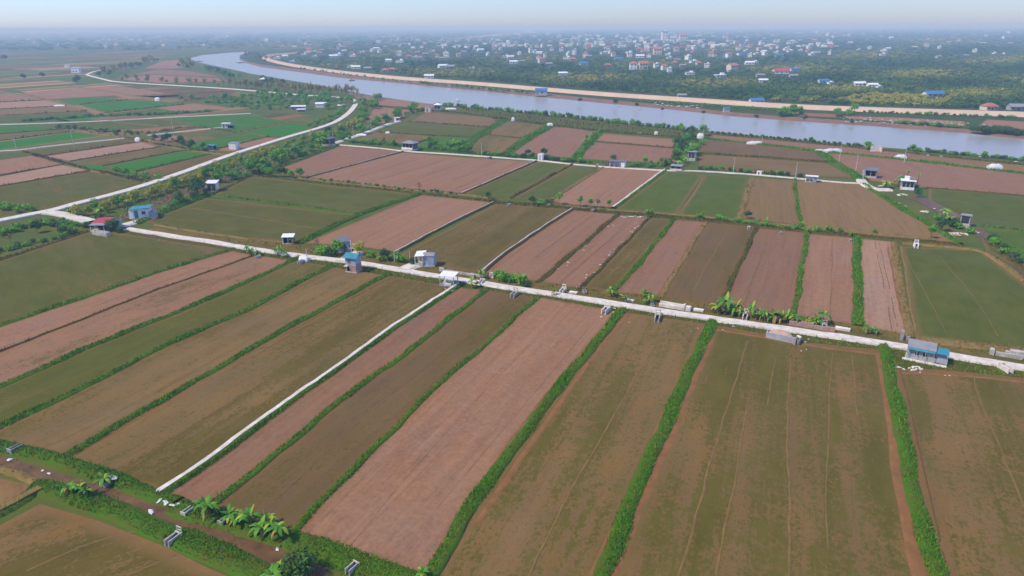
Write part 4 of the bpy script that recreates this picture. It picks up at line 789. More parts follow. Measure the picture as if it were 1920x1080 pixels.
# single trees and bushes
for x, y, k, s, lab in ((1048, 383, 'small0', 1.1, 'bright green lollipop tree below the pink field'), (1088, 387, 'small1', .95, 'slim green tree second from the bright lollipop tree'), (1107, 389, 'small1', .85, 'slim green tree third along the bank below the pink field'), (1121, 389, 'small2', .8, 'thin brownish tree between two green ones on the bank'), (1142, 391, 'small0', .9, 'round green tree beside the whitish grass bank'),
    (787, 358, 'dry', 1.0, 'brown bare tree above the corner of the pink field'), (815, 362, 'dry', .6, 'small dry bush beside the brown bare tree'), (915, 372, 'round1', .45, 'small dark tree on the olive bank corner'), (925, 377, 'bush1', .6, 'dark bush at the end of the pale capped bank'), (955, 380, 'bush2', .6, 'small bush beside a sluice on the middle bank'), (998, 383, 'round1', .55, 'dark shrub clump tree on the middle bank'), (1015, 384, 'bush0', 1.0, 'green shrub on the middle bank below the olive field'), (1030, 384, 'bush1', .9, 'dark shrub touching the lollipop tree on the middle bank'),
    (635, 477, 'round0', .75, 'green tree hiding the grey sheeted shed'), (612, 478, 'bright', 1.0, 'bright green bush beside the road near the grey shed'), (598, 477, 'bright', .8, 'bright leafy bush at the road edge'), (622, 480, 'bush1', 1.2, 'dark bush under the tree at the grey shed'), (595, 465, 'dry', .85, 'grey brown thin tree at the corner of the pink field'), (648, 472, 'round1', .6, 'dark tree leaning over the short bridge'), (674, 478, 'dome', .72, 'domed olive tree behind the teal roofed brick hut'), (696, 482, 'bush0', .85, 'small round bush between the domed tree and the bananas'), (722, 488, 'round1', .6, 'dark tree among the bananas by the pale bank'), (742, 487, 'bright', .8, 'bright shrub in the clump by the pale capped bank'), (752, 492, 'bush0', 1.0, 'green bush beside the sheeted hut drive'), (775, 497, 'darkbush', .7, 'dense dark bush at the corner of the sheeted hut'),
    (945, 528, 'bright', 1.0, 'bright green bush at the roadside beyond the sluice'), (960, 528, 'bush0', 1.0, 'green bush between two bright roadside bushes'), (979, 532, 'bright', .95, 'bright green rounded bush by the road beyond the sluice'), (985, 537, 'bush1', .7, 'dark low bush under the bright rounded bush'), (930, 520, 'bright', .7, 'yellow green small bush behind the sluice'),
    (540, 1085, 'darkbush', .62, 'small dark bush at the bottom ditch'), (566, 1078, 'darkbush', 1.0, 'dense dark round bush growing in the ditch'), (1765, 433, 'round1', .75, 'dark tree on the green bank before the block hut'), (1745, 447, 'small1', 1.0, 'leaning green tree on the canal bank'), (1788, 425, 'bush1', 1.3, 'dark bush beside the block hut'), (1795, 428, 'bush0', 1.0, 'green bush close to the block hut'), (1692, 350, 'round0', .8, 'leafy tree between the two canal houses'), (1720, 370, 'round1', .6, 'dark tree below the terrace house'), (1716, 355, 'bush0', 1.0, 'green bush at the terrace house corner'), (1818, 437, 'bush0', .9, 'green bush among rubble at the block hut'), (1758, 412, 'bush2', .9, 'green bush at the palm foot'),
    (192, 424, 'round1', .75, 'dark tree at the end of the red roofed house'), (212, 432, 'darkbush', 1.15, 'dark bush before the grey wall of the red roofed house'), (228, 435, 'bush1', .9, 'shrub beside the road end and the red roofed house'), (118, 438, 'darkbush', .8, 'round dark bush in the plot behind the hedge'), (70, 436, 'round1', .7, 'dark tree in the thicket below the road branch end'), (20, 455, 'dry', .8, 'bare twiggy tree at the field hedge'),
    (1402, 410, 'round1', .5, 'dark tree at the end of the tan bank'), (1312, 409, 'bush0', .9, 'green bush on the middle bank below the green field'), (1218, 402, 'bush0', .9, 'green bush on the middle bank beside the litter field'), (1640, 437, 'bush2', .6, 'small bush on the middle bank above the green strip'), (1575, 434, 'bush2', .6, 'small bush on the middle bank beside the tan field'), (1150, 300, 'darkbush', .8, 'dark bush behind the long shed'), (1252, 311, 'darkbush', 1.1, 'dark round tree beside the low walled hut'), (990, 292, 'round1', .6, 'dark tree behind the white cube hut'), (1020, 292, 'round1', .7, 'dark green tree beside the white cube hut'), (1500, 332, 'bush1', .8, 'dark bush beside the white flat roofed hut'), (1462, 327, 'bush0', .9, 'bush at the corner of the upper path'),
    (617, 255, 'round1', 1.0, 'tall dark tree behind the dark house'), (588, 275, 'round1', .8, 'dark tree at the corner above the reddish field'), (667, 243, 'round2', 1.2, 'yellow green round tree at the road bend'), (640, 252, 'round1', .9, 'slim dark tree below the road bend')):
    plant(k, P(x, y), s, None, lab, None, 'tree' if 'tree' in lab else 'shrub')
row(['bush1', 'bush2'], [(600, 337), (680, 346), (760, 356), (860, 364)], 20, (.3, .55), 'tiny dry bush in the row below the large pink field', 'tiny bushes below the large pink field', .8, 'shrub', 45)
row(['bush2', 'bush0'], [(1340, 410), (1440, 424), (1520, 432), (1560, 434)], 16, (.4, .8), 'scrubby plant on the middle bank above the reddish strips', 'scrub on the middle bank above the reddish strips', 1.2, 'shrub', 46)
row(['bush1', 'bush0', 'bush2'], [(1860, 450), (1890, 475), (1920, 500), (1950, 525)], 14, (.5, 1.0), 'green shrub along the canal beyond the block hut', 'shrubs along the canal beyond the block hut', 1.0, 'shrub', 47)

for mn in sorted({a for a, _ in SHRUBBERY}):
    tag(link('shrubbery', np_mesh('shrubbery', np.concatenate([v for a, v in SHRUBBERY if a == mn]), 4, bpy.data.materials[mn])), {'leaf_green': 'fresh green shrubbery along banks, river margins and lanes', 'leaf_dark': 'dark green shrubbery along banks, river margins and lanes', 'leaf_olive': 'olive shrubbery on the far bank', 'leaf_brown': 'dry brown shrubbery on banks and levee foot', 'leaf_bright': 'bright green shrubbery on banks'}[mn], 'shrubbery', None, 'stuff')
# ---------------------------------------------------------------- bananas and palms
def leaf_strip(L_, w, droop, n=6, tear=0.0, seed=0, m=None):
    g = random.Random(seed); v = []; f = []
    for i in range(n+1):
        t = i/n; x = L_*(t*.92-droop*.25*t*t); z = L_*(.62*t-droop*t*t); ww = w*math.sin(math.pi*min(1, .08+t*.9))**.7*(1-.15*t)+.02
        a = ww*(1+g.uniform(-tear, tear)); b = ww*(1+g.uniform(-tear, tear)); v += [(x, -a, z-.25*a), (x, 0, z), (x, b, z-.25*b)]
    for i in range(n):
        for j in (0, 1): k = i*3+j; f.append((k, k+1, k+4, k+3))
    return raw_mesh('leaf', v, f, m, True)
BL = [leaf_strip(1.8, .22, .75, 6, .15, 1, M['banana_leaf']), leaf_strip(2.0, .23, .95, 6, .2, 2, M['banana_leaf']), leaf_strip(1.6, .2, .55, 6, .1, 3, M['banana_leaf']), leaf_strip(1.5, .2, .3, 6, .1, 4, M['banana_young']), leaf_strip(1.5, .18, 1.35, 6, .3, 5, M['banana_dead']), leaf_strip(1.8, .22, .8, 6, .15, 6, M['banana_young'])]
def stem_mesh(h, r): mb = MB(); mb.tube((0, 0, -.1), (.04, .02, h*.6), r, r*.8, 7); mb.tube((.04, .02, h*.6), (.06, .03, h), r*.8, r*.5, 7); return mb.mesh('stem', M['banana_stem'])
BS = [stem_mesh(1.3, .13), stem_mesh(1.7, .14), stem_mesh(1.0, .11)]
def banana(loc, s, label, seed, young=.2, dead=.2, group=None):
    g = random.Random(seed); e = empty('banana_plant', loc, g.uniform(0, 6.28), label, 'banana plant', group); e.scale = (s, s, s)
    k = g.randrange(3); h = (1.3, 1.7, 1.0)[k]; link('stem', BS[k], e); n = g.randint(10, 14)
    for i in range(n):
        r = g.random(); me = BL[3] if i == 0 else (BL[5] if r < young else (BL[4] if r < young+dead*.6 else BL[g.randrange(3)]))
        o = link('leaf', me, e); o.location = (.05, .02, h*(.82 if me is BL[4] else g.uniform(.86, 1.0))); o.rotation_euler = (0, g.uniform(-.5, .15) if i else -.75, 6.28*i/n*1.6+g.uniform(-.3, .3)); q = g.uniform(.75, 1.15); o.scale = (q, q, q)
    return e
BAN = [((395, 973), 1.15, 'banana plant beside the white sacks at the ditch'), ((388, 962), .9, 'banana plant half hidden behind another at the grassy bank foot'), ((432, 978), 1.0, 'banana plant behind the pale ditch culvert'), ((447, 985), 1.0, 'leafy banana plant second from the pale ditch culvert'), ((472, 990), 1.05, 'banana plant in the middle of the ditch side row'), ((492, 1003), 1.05, 'banana plant third from the end of the ditch side row'), ((505, 985), .9, 'yellowing banana plant behind the ditch side row'), ((524, 1012), 1.1, 'banana plant at the end of the ditch side row by the light green bank'), ((510, 1000), .8, 'small banana plant near the end of the ditch side row'), ((152, 932), 1.0, 'yellow leaved banana plant standing in the muddy ditch'), ((133, 925), .8, 'dry banana plant beside the one standing in the ditch'), ((165, 936), .8, 'small banana plant at the grassy ditch bank'), ((197, 908), .9, 'tall thin banana plant beside the white sack on the grass bank'), ((515, 1092), 1.1, 'banana plant at the lower frame edge beside the dark bush'), ((525, 1080), .8, 'small banana plant beside the dark ditch bush'), ((795, 1092), .8, 'banana leaves at the end of the thick green bank'),
    ((470, 478), 1.0, 'banana plant on the road verge by the thin dark bank'), ((484, 479), .9, 'second banana plant on the verge by the thin dark bank'), ((463, 471), .8, 'small banana plant at the road edge near the green bank'), ((520, 478), 1.0, 'banana plant between the road and the scrubby bank end'), ((535, 481), .9, 'banana plant at the road edge above the green field'), ((528, 474), .8, 'small banana plant on the far side of the road'), ((548, 458), .8, 'banana plant beside the pale roofed dark shed'), ((720, 484), 1.15, 'big banana plant at the foot of the pale capped bank'), ((728, 489), 1.0, 'banana plant in the clump behind the road by the pale bank'), ((712, 489), .9, 'banana plant at the edge of the roadside clump'), ((885, 540), 1.0, 'banana plant standing beside the white roofed shelter'), ((893, 538), .8, 'small banana plant at the road beside the shelter'), ((902, 522), 1.0, 'banana plant at the foot of the second pale capped bank'), ((1146, 556), 1.0, 'young banana plant beside the bright green bank'), ((1170, 566), .7, 'dry brown banana plant between two green ones'), ((1207, 566), 1.1, 'large banana plant with a yellow leaf by the concrete wall'), ((1216, 570), 1.0, 'dark banana plant touching the large yellow leaved one'), ((1222, 565), .9, 'banana plant beside the broken concrete slab'),
    ((1345, 587), 1.0, 'banana plant first in the long roadside row'), ((1360, 588), 1.15, 'big banana plant second in the long roadside row'), ((1376, 590), 1.1, 'banana plant third in the long roadside row'), ((1386, 594), .9, 'low banana plant before the frame of the roadside sluice'), ((1408, 596), 1.15, 'banana plant just past the roadside sluice frame'), ((1422, 598), 1.1, 'bright banana plant near the roadside sluice frame'), ((1434, 602), .9, 'low banana plant in the middle of the long row'), ((1450, 603), 1.05, 'banana plant over the bare soil of the long row'), ((1464, 605), 1.0, 'banana plant before the green bank end'), ((1476, 604), 1.15, 'tall banana plant right under the green bank end'), ((1490, 606), 1.1, 'tall dark banana plant past the green bank end'), ((1510, 610), .9, 'yellowish banana plant above the low brick wall'), ((1530, 608), 1.0, 'banana plant above the end of the low brick wall'), ((1543, 608), .95, 'last banana plant of the long roadside row'), ((1520, 612), .8, 'small yellow banana plant behind the low brick wall'),
    ((1625, 625), .8, 'banana plant beside the white heap on the verge'), ((1640, 627), .7, 'small banana plant at the verge by the lilac field'), ((1512, 436), .9, 'dry banana plant at the end of the pale green bank'), ((1422, 420), .9, 'banana plant on the middle bank past the tan bank'), ((1436, 421), .8, 'second banana plant on the middle bank past the tan bank'), ((1598, 443), .8, 'thin banana plant on the middle bank above the pink strip'), ((1505, 424), .8, 'yellowing banana plant on the middle bank corner'), ((133, 402), 1.1, 'banana plant at the inner corner of the road branch'), ((143, 403), 1.0, 'second banana plant at the road branch corner'), ((155, 404), .9, 'banana plant beside the short branch road'), ((128, 396), .9, 'banana plant next to the curving road fork'), ((1038, 555), .7, 'leafless banana stump plant at the green bank end')]
for i, ((x, y), s, lab) in enumerate(BAN): banana(P(x, y, .05), s*(.95 if y > 880 else 1.3 if 'row' in lab else .95), lab, 300+i, .35 if 'yellow' in lab or 'bright' in lab else .15, .6 if 'dry' in lab or 'stump' in lab else .18)
FR = [leaf_strip(2.6, .30, .9, 7, .5, 11, M['leaf_green']), leaf_strip(2.4, .28, .6, 7, .5, 12, M['leaf_olive'])]
def palm(loc, h, s, label, seed, nf=13):
    g = random.Random(seed); e = empty('palm_tree', loc, g.uniform(0, 6.28), label, 'palm tree'); mb = MB(); mb.tube((0, 0, -.1), (.1, 0, h*.5), .16, .12, 7); mb.tube((.1, 0, h*.5), (.16, .05, h), .12, .10, 7); mb.build('trunk', M['bark'], e)
    for i in range(nf): o = link('frond', FR[g.random() < .3], e); o.location = (.16, .05, h); o.rotation_euler = (0, g.uniform(-.55, .35), 6.28*i/nf+g.uniform(-.2, .2)); q = s*g.uniform(.8, 1.15); o.scale = (q, q, q)
for x, y, h, s, lab in ((190, 408, 2.2, .95, 'palm behind the red roofed house'), (240, 398, 3.5, .5, 'thin tall palm beside the teal roofed hut'), (1275, 311, 1.8, 1.15, 'spreading palm beside the low walled hut'), (1285, 306, 2.0, 1.0, 'palm just behind the spreading one at the canal'), (1660, 352, 1.6, 1.25, 'spreading palm between the two canal houses'), (1683, 350, 2.0, 1.0, 'palm beside the terrace house'), (1717, 355, 5.0, .55, 'tall thin palm rising behind the terrace house'), (1700, 342, 4.0, .5, 'slim dark palm above the terrace house roof'), (1772, 412, 2.2, 1.05, 'palm on the canal bank before the green field'), (1780, 418, 1.2, .9, 'low palm beside the canal bank palm'), (1626, 279, 1.0, .8, 'low palm beside the ruined wall on the river bank')): palm(P(x, y), h, s, lab, int(x))

# ---------------------------------------------------------------- woodland over the plain: one mass of crowns, scattered by geometry nodes
def woodland():
    WOOD = [(560, 99), (700, 90)]
    pts = []; sc = []; tint = []; g = random.Random(77)
    lev = [(x, y) for x, y in LV if x >= 496]
    def levee_y(x):
        for (x1, y1), (x2, y2) in zip(lev[3:], lev[4:]):
            if x1 <= x <= x2: return y1+(y2-y1)*(x-x1)/(x2-x1)
        return lev[-1][1] if x > 1900 else 100
    yellow = [(1545, 192), (1590, 182), (1660, 176), (1730, 180), (1790, 188), (1770, 198), (1640, 197)]
    fields = [[(1330, 120), (1500, 122), (1480, 126), (1330, 124)], [(960, 137), (1020, 138), (1010, 141), (960, 140)], [(1210, 165), (1280, 163), (1290, 168), (1220, 170)], [(1380, 116), (1560, 117), (1540, 119), (1380, 119)]]
    n = 0
    while n < 16000:
        x = g.uniform(-200, 2120); y = 53.5+(g.random()**1.15)*160
        if y > 60 and x < 500 and y > 96: continue
        if x >= 500 and y > levee_y(x)-3.5: continue
        if x < 500 and y > 94: continue
        if 340 < x < 560 and y > 91: continue
        p = P(x, y); D = dist(p)
        if any(in_poly(x, y, f) for f in fields) and g.random() < .9: continue
        for hx, hy, hr in HOUSE_SPOTS:
            if abs(x-hx) < hr*1.25 and -1 < y-hy < 7 and g.random() < .96: break
        else:
            r = max(.62, D*.0011)*g.uniform(.6, 1.5); nz = math.sin(x*.021+y*.11)+math.sin(x*.008-y*.19+2)+g.uniform(-1.1, 1.1)
            t = .5+nz*.24
            if in_poly(x, y, yellow): t = 1.25+g.uniform(-.1, .1); r *= .8
            if x < 600 and g.random() < .3: continue
            pts.append((p.x, p.y, -.05)); sc.append((r, r, min(r, .75+D*.00012)*g.uniform(.75, 1.25))); tint.append(t); n += 1
    me = bpy.data.meshes.new('woodland'); me.from_pydata(pts, [], []); 
    a = me.attributes.new('psc', 'FLOAT_VECTOR', 'POINT'); a.data.foreach_set('vector', [c for q in sc for c in q]); a = me.attributes.new('tint', 'FLOAT', 'POINT'); a.data.foreach_set('value', tint)
    m = mat('woodland_leaf', (.05, .08, .03), .75, .2, .3, .1, island=.35); N = m.node_tree.nodes; L = m.node_tree.links; b = N['Principled BSDF']
    at = N.new('ShaderNodeAttribute'); at.attribute_type = 'INSTANCER'; at.attribute_name = 'tint'; cr = N.new('ShaderNodeValToRGB'); L.new(at.outputs['Fac'], cr.inputs[0])
    el = cr.color_ramp.elements; el[0].position = .0; el[0].color = (*s2l((58, 100, 54)), 1); el[1].position = 1.0; el[1].color = (*s2l((176, 182, 92)), 1)
    for ps, c in ((.35, (78, 124, 60)), (.6, (104, 138, 70)), (.8, (132, 152, 84))): q = el.new(ps); q.color = (*s2l(c), 1)
    hs = [k for k in N if k.type == 'HUE_SAT'][0]; L.new(cr.outputs[0], hs.inputs['Color'])
    base = []
    for i in range(4):
        lb = [(random.uniform(-1.6, 1.6), random.uniform(-1.6, 1.6), random.uniform(1.6, 2.8), 1.7, 1.7, 1.3) for _ in range(5)]
        src = link('woodland_clump', np_mesh('woodland_clump', leaf_cloud(150, lb, 1.15, 90+i, .8), 4, m)); base.append(src)
    cc = bpy.data.collections.new('woodland_sources')
    for o in base: COL.objects.unlink(o); cc.objects.link(o)
    ng = bpy.data.node_groups.new('woodland', 'GeometryNodeTree'); ng.interface.new_socket('Geometry', in_out='INPUT', socket_type='NodeSocketGeometry'); ng.interface.new_socket('Geometry', in_out='OUTPUT', socket_type='NodeSocketGeometry')
    G = ng.nodes; K = ng.links; gi = G.new('NodeGroupInput'); go = G.new('NodeGroupOutput'); ip = G.new('GeometryNodeInstanceOnPoints'); ci = G.new('GeometryNodeCollectionInfo'); ci.inputs['Collection'].default_value = cc; ci.inputs['Separate Children'].default_value = True; ci.inputs['Reset Children'].default_value = True
    ip.inputs['Pick Instance'].default_value = True; na = G.new('GeometryNodeInputNamedAttribute'); na.data_type = 'FLOAT_VECTOR'; na.inputs[0].default_value = 'psc'
    rv = G.new('FunctionNodeRandomValue'); rv.data_type = 'FLOAT_VECTOR'; rv.inputs[0].default_value = (0, 0, 0); rv.inputs[1].default_value = (0, 0, 6.28)
    K.new(gi.outputs[0], ip.inputs['Points']); K.new(ci.outputs[0], ip.inputs['Instance']); K.new(rv.outputs[0], ip.inputs['Rotation']); K.new(na.outputs[0], ip.inputs['Scale']); K.new(ip.outputs[0], go.inputs[0])
    o = link('woodland', me); md = o.modifiers.new('scatter', 'NODES'); md.node_group = ng; tag(o, 'mass of green orchard and garden trees covering the plain beyond the river', 'woodland', None, 'stuff')
# ---------------------------------------------------------------- huts and houses
def wall_holes(mb, p0, p1, h, t, holes, z0=0.0):
    """upright wall from p0 to p1 (x, y), thickness t, with rectangular openings [(u0, u1, z0, z1)...] left out"""
    L_ = math.hypot(p1[0]-p0[0], p1[1]-p0[1]); a = math.atan2(p1[1]-p0[1], p1[0]-p0[0])
    us = sorted({0, L_, *[q for o in holes for q in o[:2]]}); zs = sorted({0, h, *[q for o in holes for q in o[2:]]})
    for u0, u1 in zip(us, us[1:]):
        for q0, q1 in zip(zs, zs[1:]):
            uc, zc = (u0+u1)/2, (q0+q1)/2
            if any(o[0] < uc < o[1] and o[2] < zc < o[3] for o in holes): continue
            mb.box((p0[0]+math.cos(a)*uc, p0[1]+math.sin(a)*uc, z0+zc), (u1-u0, t, q1-q0), a)
def roof_mesh(kind, w, d, h, rise, over, t=.07, tilt='y'):
    """list of (part name, MB): gable ridge along x, shed falling to -y, flat or hip"""
    W_, D_ = w/2+over, d/2+over; out = []
    if kind == 'gable':
        for s in (-1, 1):
            mb = MB(); lo = h-over*rise/(d/2)
            pts = [(-W_, s*D_, lo), (W_, s*D_, lo), (W_, 0, h+rise), (-W_, 0, h+rise)]
            if s > 0: pts.reverse()
            mb.slab(pts, t); out.append(mb)
    elif kind == 'shed': mb = MB(); mb.slab([(-W_, -D_, h), (W_, -D_, h), (W_, D_, h+rise), (-W_, D_, h+rise)], t); out.append(mb)
    elif kind == 'shedx': mb = MB(); mb.slab([(-W_, -D_, h), (W_, -D_, h+rise), (W_, D_, h+rise), (-W_, D_, h)], t); out.append(mb)
    elif kind == 'flat': mb = MB(); mb.slab([(-W_, -D_, h+t), (W_, -D_, h+t), (W_, D_, h+t), (-W_, D_, h+t)], t*2); out.append(mb)
    elif kind == 'hip':
        k = min(W_, D_)*.95; mb = MB(); b = [(-W_, -D_, h), (W_, -D_, h), (W_, D_, h), (-W_, D_, h), (-W_+k, 0, h+rise), (W_-k, 0, h+rise)]
        mb.v += b; mb.f += [(0, 1, 5, 4), (1, 2, 5), (2, 3, 4, 5), (3, 0, 4), (3, 2, 1, 0)]; out.append(mb)
    return out
def hut(px, size, yaw, label, wall='white_wall', roof='gable', roof_mat='grey_roof', rise=.7, over=.35, plinth=.25, holes=(), side_holes=(), open_front=False, posts=0, name='field_hut', cat='hut', z=0.0, porch=0.0, porch_mat=None, door=None, window=(), group=None, side='white', scale=1.0):
    """local x is the width, local -y the front; holes are (u0, u1, z0, z1) in the front wall; porch is the depth of a posted veranda in front"""
    w, d, h = size; e = empty(name, P(px[0], px[1], z), yaw, label, cat, group); e.scale = (scale,)*3
    MB().box((0, -porch/2, plinth/2-.15), (w+.3, d+.3+porch, plinth+.3)).build('plinth', M['concrete'], e)
    t = .15; zb = plinth
    if not open_front:
        mb = MB(); wall_holes(mb, (-w/2, -d/2+t/2), (w/2, -d/2+t/2), h, t, holes, zb); mb.build('front_wall', M[wall], e)
    mb = MB(); wall_holes(mb, (-w/2, d/2-t/2), (w/2, d/2-t/2), h, t, (), zb); mb.build('back_wall', M[wall], e)
    for s in (-1, 1):
        mb = MB(); wall_holes(mb, (s*(w/2-t/2), -d/2+t+.003), (s*(w/2-t/2), d/2-t-.003), h, t, side_holes, zb)
        if roof == 'gable': mb.slab([(s*(w/2-t/2)-t/2, 0, zb+h+rise-.08)]*1+[(s*(w/2-t/2)-t/2, -d/2+t, zb+h)]+[(s*(w/2-t/2)-t/2, d/2-t, zb+h)], 0.0) if False else mb.v.extend([]) or gable_fill(mb, s*(w/2-t/2), d/2-.02, zb+h, rise-.06, t)
        mb.build('side_wall', M[wall], e)
    for (u0, u1, q0, q1) in holes:
        c = (-w/2+(u0+u1)/2, -d/2+t*.75)
        if q0 < .1: MB().box((c[0], c[1], zb+(q0+q1)/2), (u1-u0-.04, .05, q1-q0-.02)).build('door', M['wood' if door is None else door], e)
        else:
            o = MB().box((c[0], c[1], zb+(q0+q1)/2), (u1-u0-.04, .03, q1-q0-.04)).build('window', M['glass'], e)
            fr = MB(); 
            for k in (-1, 1): fr.box((c[0]+k*(u1-u0)/2, -d/2-.02, zb+(q0+q1)/2), (.07, .05, q1-q0+.1)); fr.box((c[0], -d/2-.02, zb+(q0+q1)/2+k*(q1-q0)/2), (u1-u0-.08, .05, .07))
            fr.build('frame', M['pale_concrete'], o)
    for mb in roof_mesh(roof, w, d, zb+h+.02, rise, over): mb.build('roof', M[roof_mat], e)
    if posts:
        y = -d/2-porch+.1 if porch else -d/2+.1
        for i in range(posts): MB().box((-w/2+.12+(w-.24)*i/max(1, posts-1), y, zb+h*.46), (.12, .12, h*.92)).build('post', M['pale_concrete'], e)
    if porch:
        mb = MB(); mb.slab([(-w/2-.2, -d/2-porch-.2, zb+h*.9), (w/2+.2, -d/2-porch-.2, zb+h*.9), (w/2+.2, -d/2+.05, zb+h), (-w/2-.2, -d/2+.05, zb+h)], .06); mb.build('veranda_roof', M[porch_mat or roof_mat], e)
    return e
def gable_fill(mb, x, hd, z, rise, t):
    b = len(mb.v)
    for xx in (x-t/2, x+t/2): mb.v += [(xx, -hd, z), (xx, hd, z), (xx, 0, z+rise)]
    mb.f += [(b, b+2, b+1), (b+3, b+4, b+5), (b, b+3, b+5, b+2), (b+1, b+2, b+5, b+4)]
RA = ang((640, 488), (1100, 561)); RA2 = ang((1640, 640), (1850, 677)); CA = ang((760, 283), (1180, 315)); LB = ang((857, 538), (400, 862)); R0 = ang((236, 428), (400, 453))
# 1 two storey brick hut with the teal roof
e = hut((664, 508), (2.5, 2.3, 3.4), RA+.1, 'two storey pink brick hut with bright teal roof on the near side of the road', 'brick', 'gable', 'teal_roof', .55, .45, .2, holes=[(.25, .85, 0.0, 1.1)], door='dark')
MB().box((0, -1.19, 1.75), (2.56, .08, .12)).build('floor_band', M['pale_concrete'], e); MB().box((-1.0, -1.45, 1.5), (.9, .6, .12)).build('stair_slab', M['pale_concrete'], e); MB().box((.02, -1.18, 2.7), (2.54, .08, 1.7)).build('upper_cladding', M['blue_wall'], e); MB().box((1.28, 0, 2.75), (.08, 2.2, 1.6)).build('side_cladding', M['blue_wall'], e); MB().box((-.3, -1.24, 2.6), (.8, .05, .8)).build('shutter', M['slate_roof'], e)
# 2 sheeted hut with white roof
e = hut((806, 497), (2.4, 2.6, 2.3), RA+.35, 'hut wrapped in pale grey sheets with a white awning by the dark bush', 'blue_wall', 'gable', 'grey_roof', .4, .1, .3)
MB().slab([(-3.1, -1.6, 2.5), (-.9, -1.7, 2.7), (-.9, 1.5, 3.0), (-3.1, 1.4, 2.8)], .06).build('awning', M['white_roof'], e)
for x, y in ((-3.0, -1.4), (-1.3, -1.5), (-3.0, 1.2), (-2.1, -1.45)): MB().box((x, y, 1.3), (.12, .12, 2.6)).build('post', M['pale_concrete'], e)
MB().box((-2.1, -1.45, .45), (1.9, .1, .9)).build('parapet', M['concrete'], e)
# 3 white roofed open shelter
e = empty('open_shelter', P(842, 534, .1), RA+.12, 'open shelter with white roof on posts over concrete rubble by the white path', 'shelter'); MB().slab([(-1.7, -1.3, 2.3), (1.7, -1.3, 2.3), (1.7, 1.3, 2.55), (-1.7, 1.3, 2.55)], .1).build('roof', M['white_roof'], e)
for x in (-1.5, 1.5):
    for y in (-1.15, 1.15): MB().box((x, y, 1.1), (.16, .16, 2.3)).build('post', M['grey_wall'], e)
MB().box((0, 0, .12), (3.3, 2.6, .25)).build('floor_slab', M['grey_concrete'], e); MB().box((-.3, .2, .55), (1.6, .5, .6)).build('bench', M['pale_concrete'], e); MB().box((-.2, -.6, .4), (1.9, .35, .3)).build('step', M['pale_concrete'], e)
# 4 pale roofed dark shed
e = hut((542, 456), (2.6, 1.8, 1.7), RA+.5, 'low dark shed with pale slanted roof beside the wide green bank', 'dark_wall', 'shed', 'white_roof', .35, .2, .15, open_front=True, posts=3)
# 5 grey sheeted shed among trees
e = hut((646, 471), (2.6, 2.4, 2.6), RA+.6, 'grey blue sheeted shed hidden among roadside trees by the short bridge', 'blue_wall', 'shed', 'slate_roof', .4, .2, .2, holes=[(1.2, 1.9, 0, 1.8)])
e = empty('cross_frame', P(659, 473, .2), RA+.4, 'pale wooden cross frame standing at the short bridge', 'frame'); MB().box((0, 0, 1.4), (.14, .14, 3.0)).build('post', M['pale_concrete'], e); MB().box((.5, 0, 2.0), (1.5, .12, .14)).build('crossbar', M['pale_concrete'], e); MB().box((.1, 0, 1.0), (1.2, .12, .14)).build('crossbar', M['pale_concrete'], e)
# 6 red roofed house
e = hut((197, 428), (4.4, 3.4, 2.1), R0+.42, 'low house with half red and half grey sheet roof beside the road end', 'grey_wall', 'shed', 'red_roof', .7, .35, .25, open_front=True, posts=3, porch=2.4, porch_mat='grey_roof', scale=.85)
MB().box((3.5, .4, 1.2), (2.6, 2.4, 2.2)).build('annex', M['blue_wall'], e); MB().slab([(2.1, -1.0, 2.45), (4.95, -1.0, 2.3), (4.95, 1.75, 2.4), (2.1, 1.75, 2.55)], .07).build('annex_roof', M['slate_roof'], e)
# 7 teal roofed white hut
e = hut((268, 409), (3.4, 2.4, 2.0), R0+.62, 'white hut with teal lean-to roof at the head of the straight road', 'white_wall', 'shedx', 'teal_roof', .25, .45, .3, holes=[(.5, 1.3, 0, 1.7), (2.0, 2.8, .8, 1.5)], door='teal_roof', scale=1.3)
MB().box((-1.85, -.9, 1.3), (.9, .9, 2.0), 0, .75).build('water_tank', M['white_wall'], e); MB().box((2.3, -.2, .8), (1.2, 2.2, 1.6)).build('annex', M['grey_wall'], e)
# canal and field huts further away
hut((400, 358), (2.6, 2.6, 2.2), R0+.5, 'pale block hut with white lean-to at the hedge corner', 'pale_concrete', 'shed', 'white_roof', .3, .25, .2, open_front=True, posts=3, scale=1.2)
e = hut((617, 273), (4.2, 3.6, 2.4), CA-.1, 'dark timber house on stilts at the end of the upper path', 'dark_wall', 'hip', 'slate_roof', 1.2, .4, .9, open_front=True, posts=3)
e = hut((769, 282), (5.4, 3.8, 2.4), CA-.05, 'grey roofed stilt house with dark open veranda and pale railing', 'dark_wall', 'hip', 'grey_roof', 1.0, .6, .9, open_front=True, posts=4)
MB().box((0, -2.3, 1.2), (5.6, .1, .7)).build('railing', M['white_wall'], e); MB().box((.2, -2.9, .5), (5.4, 1.0, .2)).build('terrace', M['pale_concrete'], e)
e = hut((1014, 301), (1.9, 1.9, 2.2), CA, 'small white cube hut with flat roof on the upper path', 'white_wall', 'flat', 'white_roof', 0, .12, .3, holes=[(.6, 1.3, 0, 1.6)], door='grey_wall')
e = hut((1158, 314), (5.6, 2.8, 2.2), CA, 'long shed with blue grey sheet roof and white end wall', 'white_wall', 'shedx', 'slate_roof', .25, .3, .25, open_front=True, posts=4); MB().box((2.3, -.6, 1.2), (1.4, 1.9, 2.1)).build('white_room', M['white_wall'], e); MB().box((-3.8, 0, .9), (1.6, 1.4, 1.8)).build('lean_to', M['dark_wall'], e)
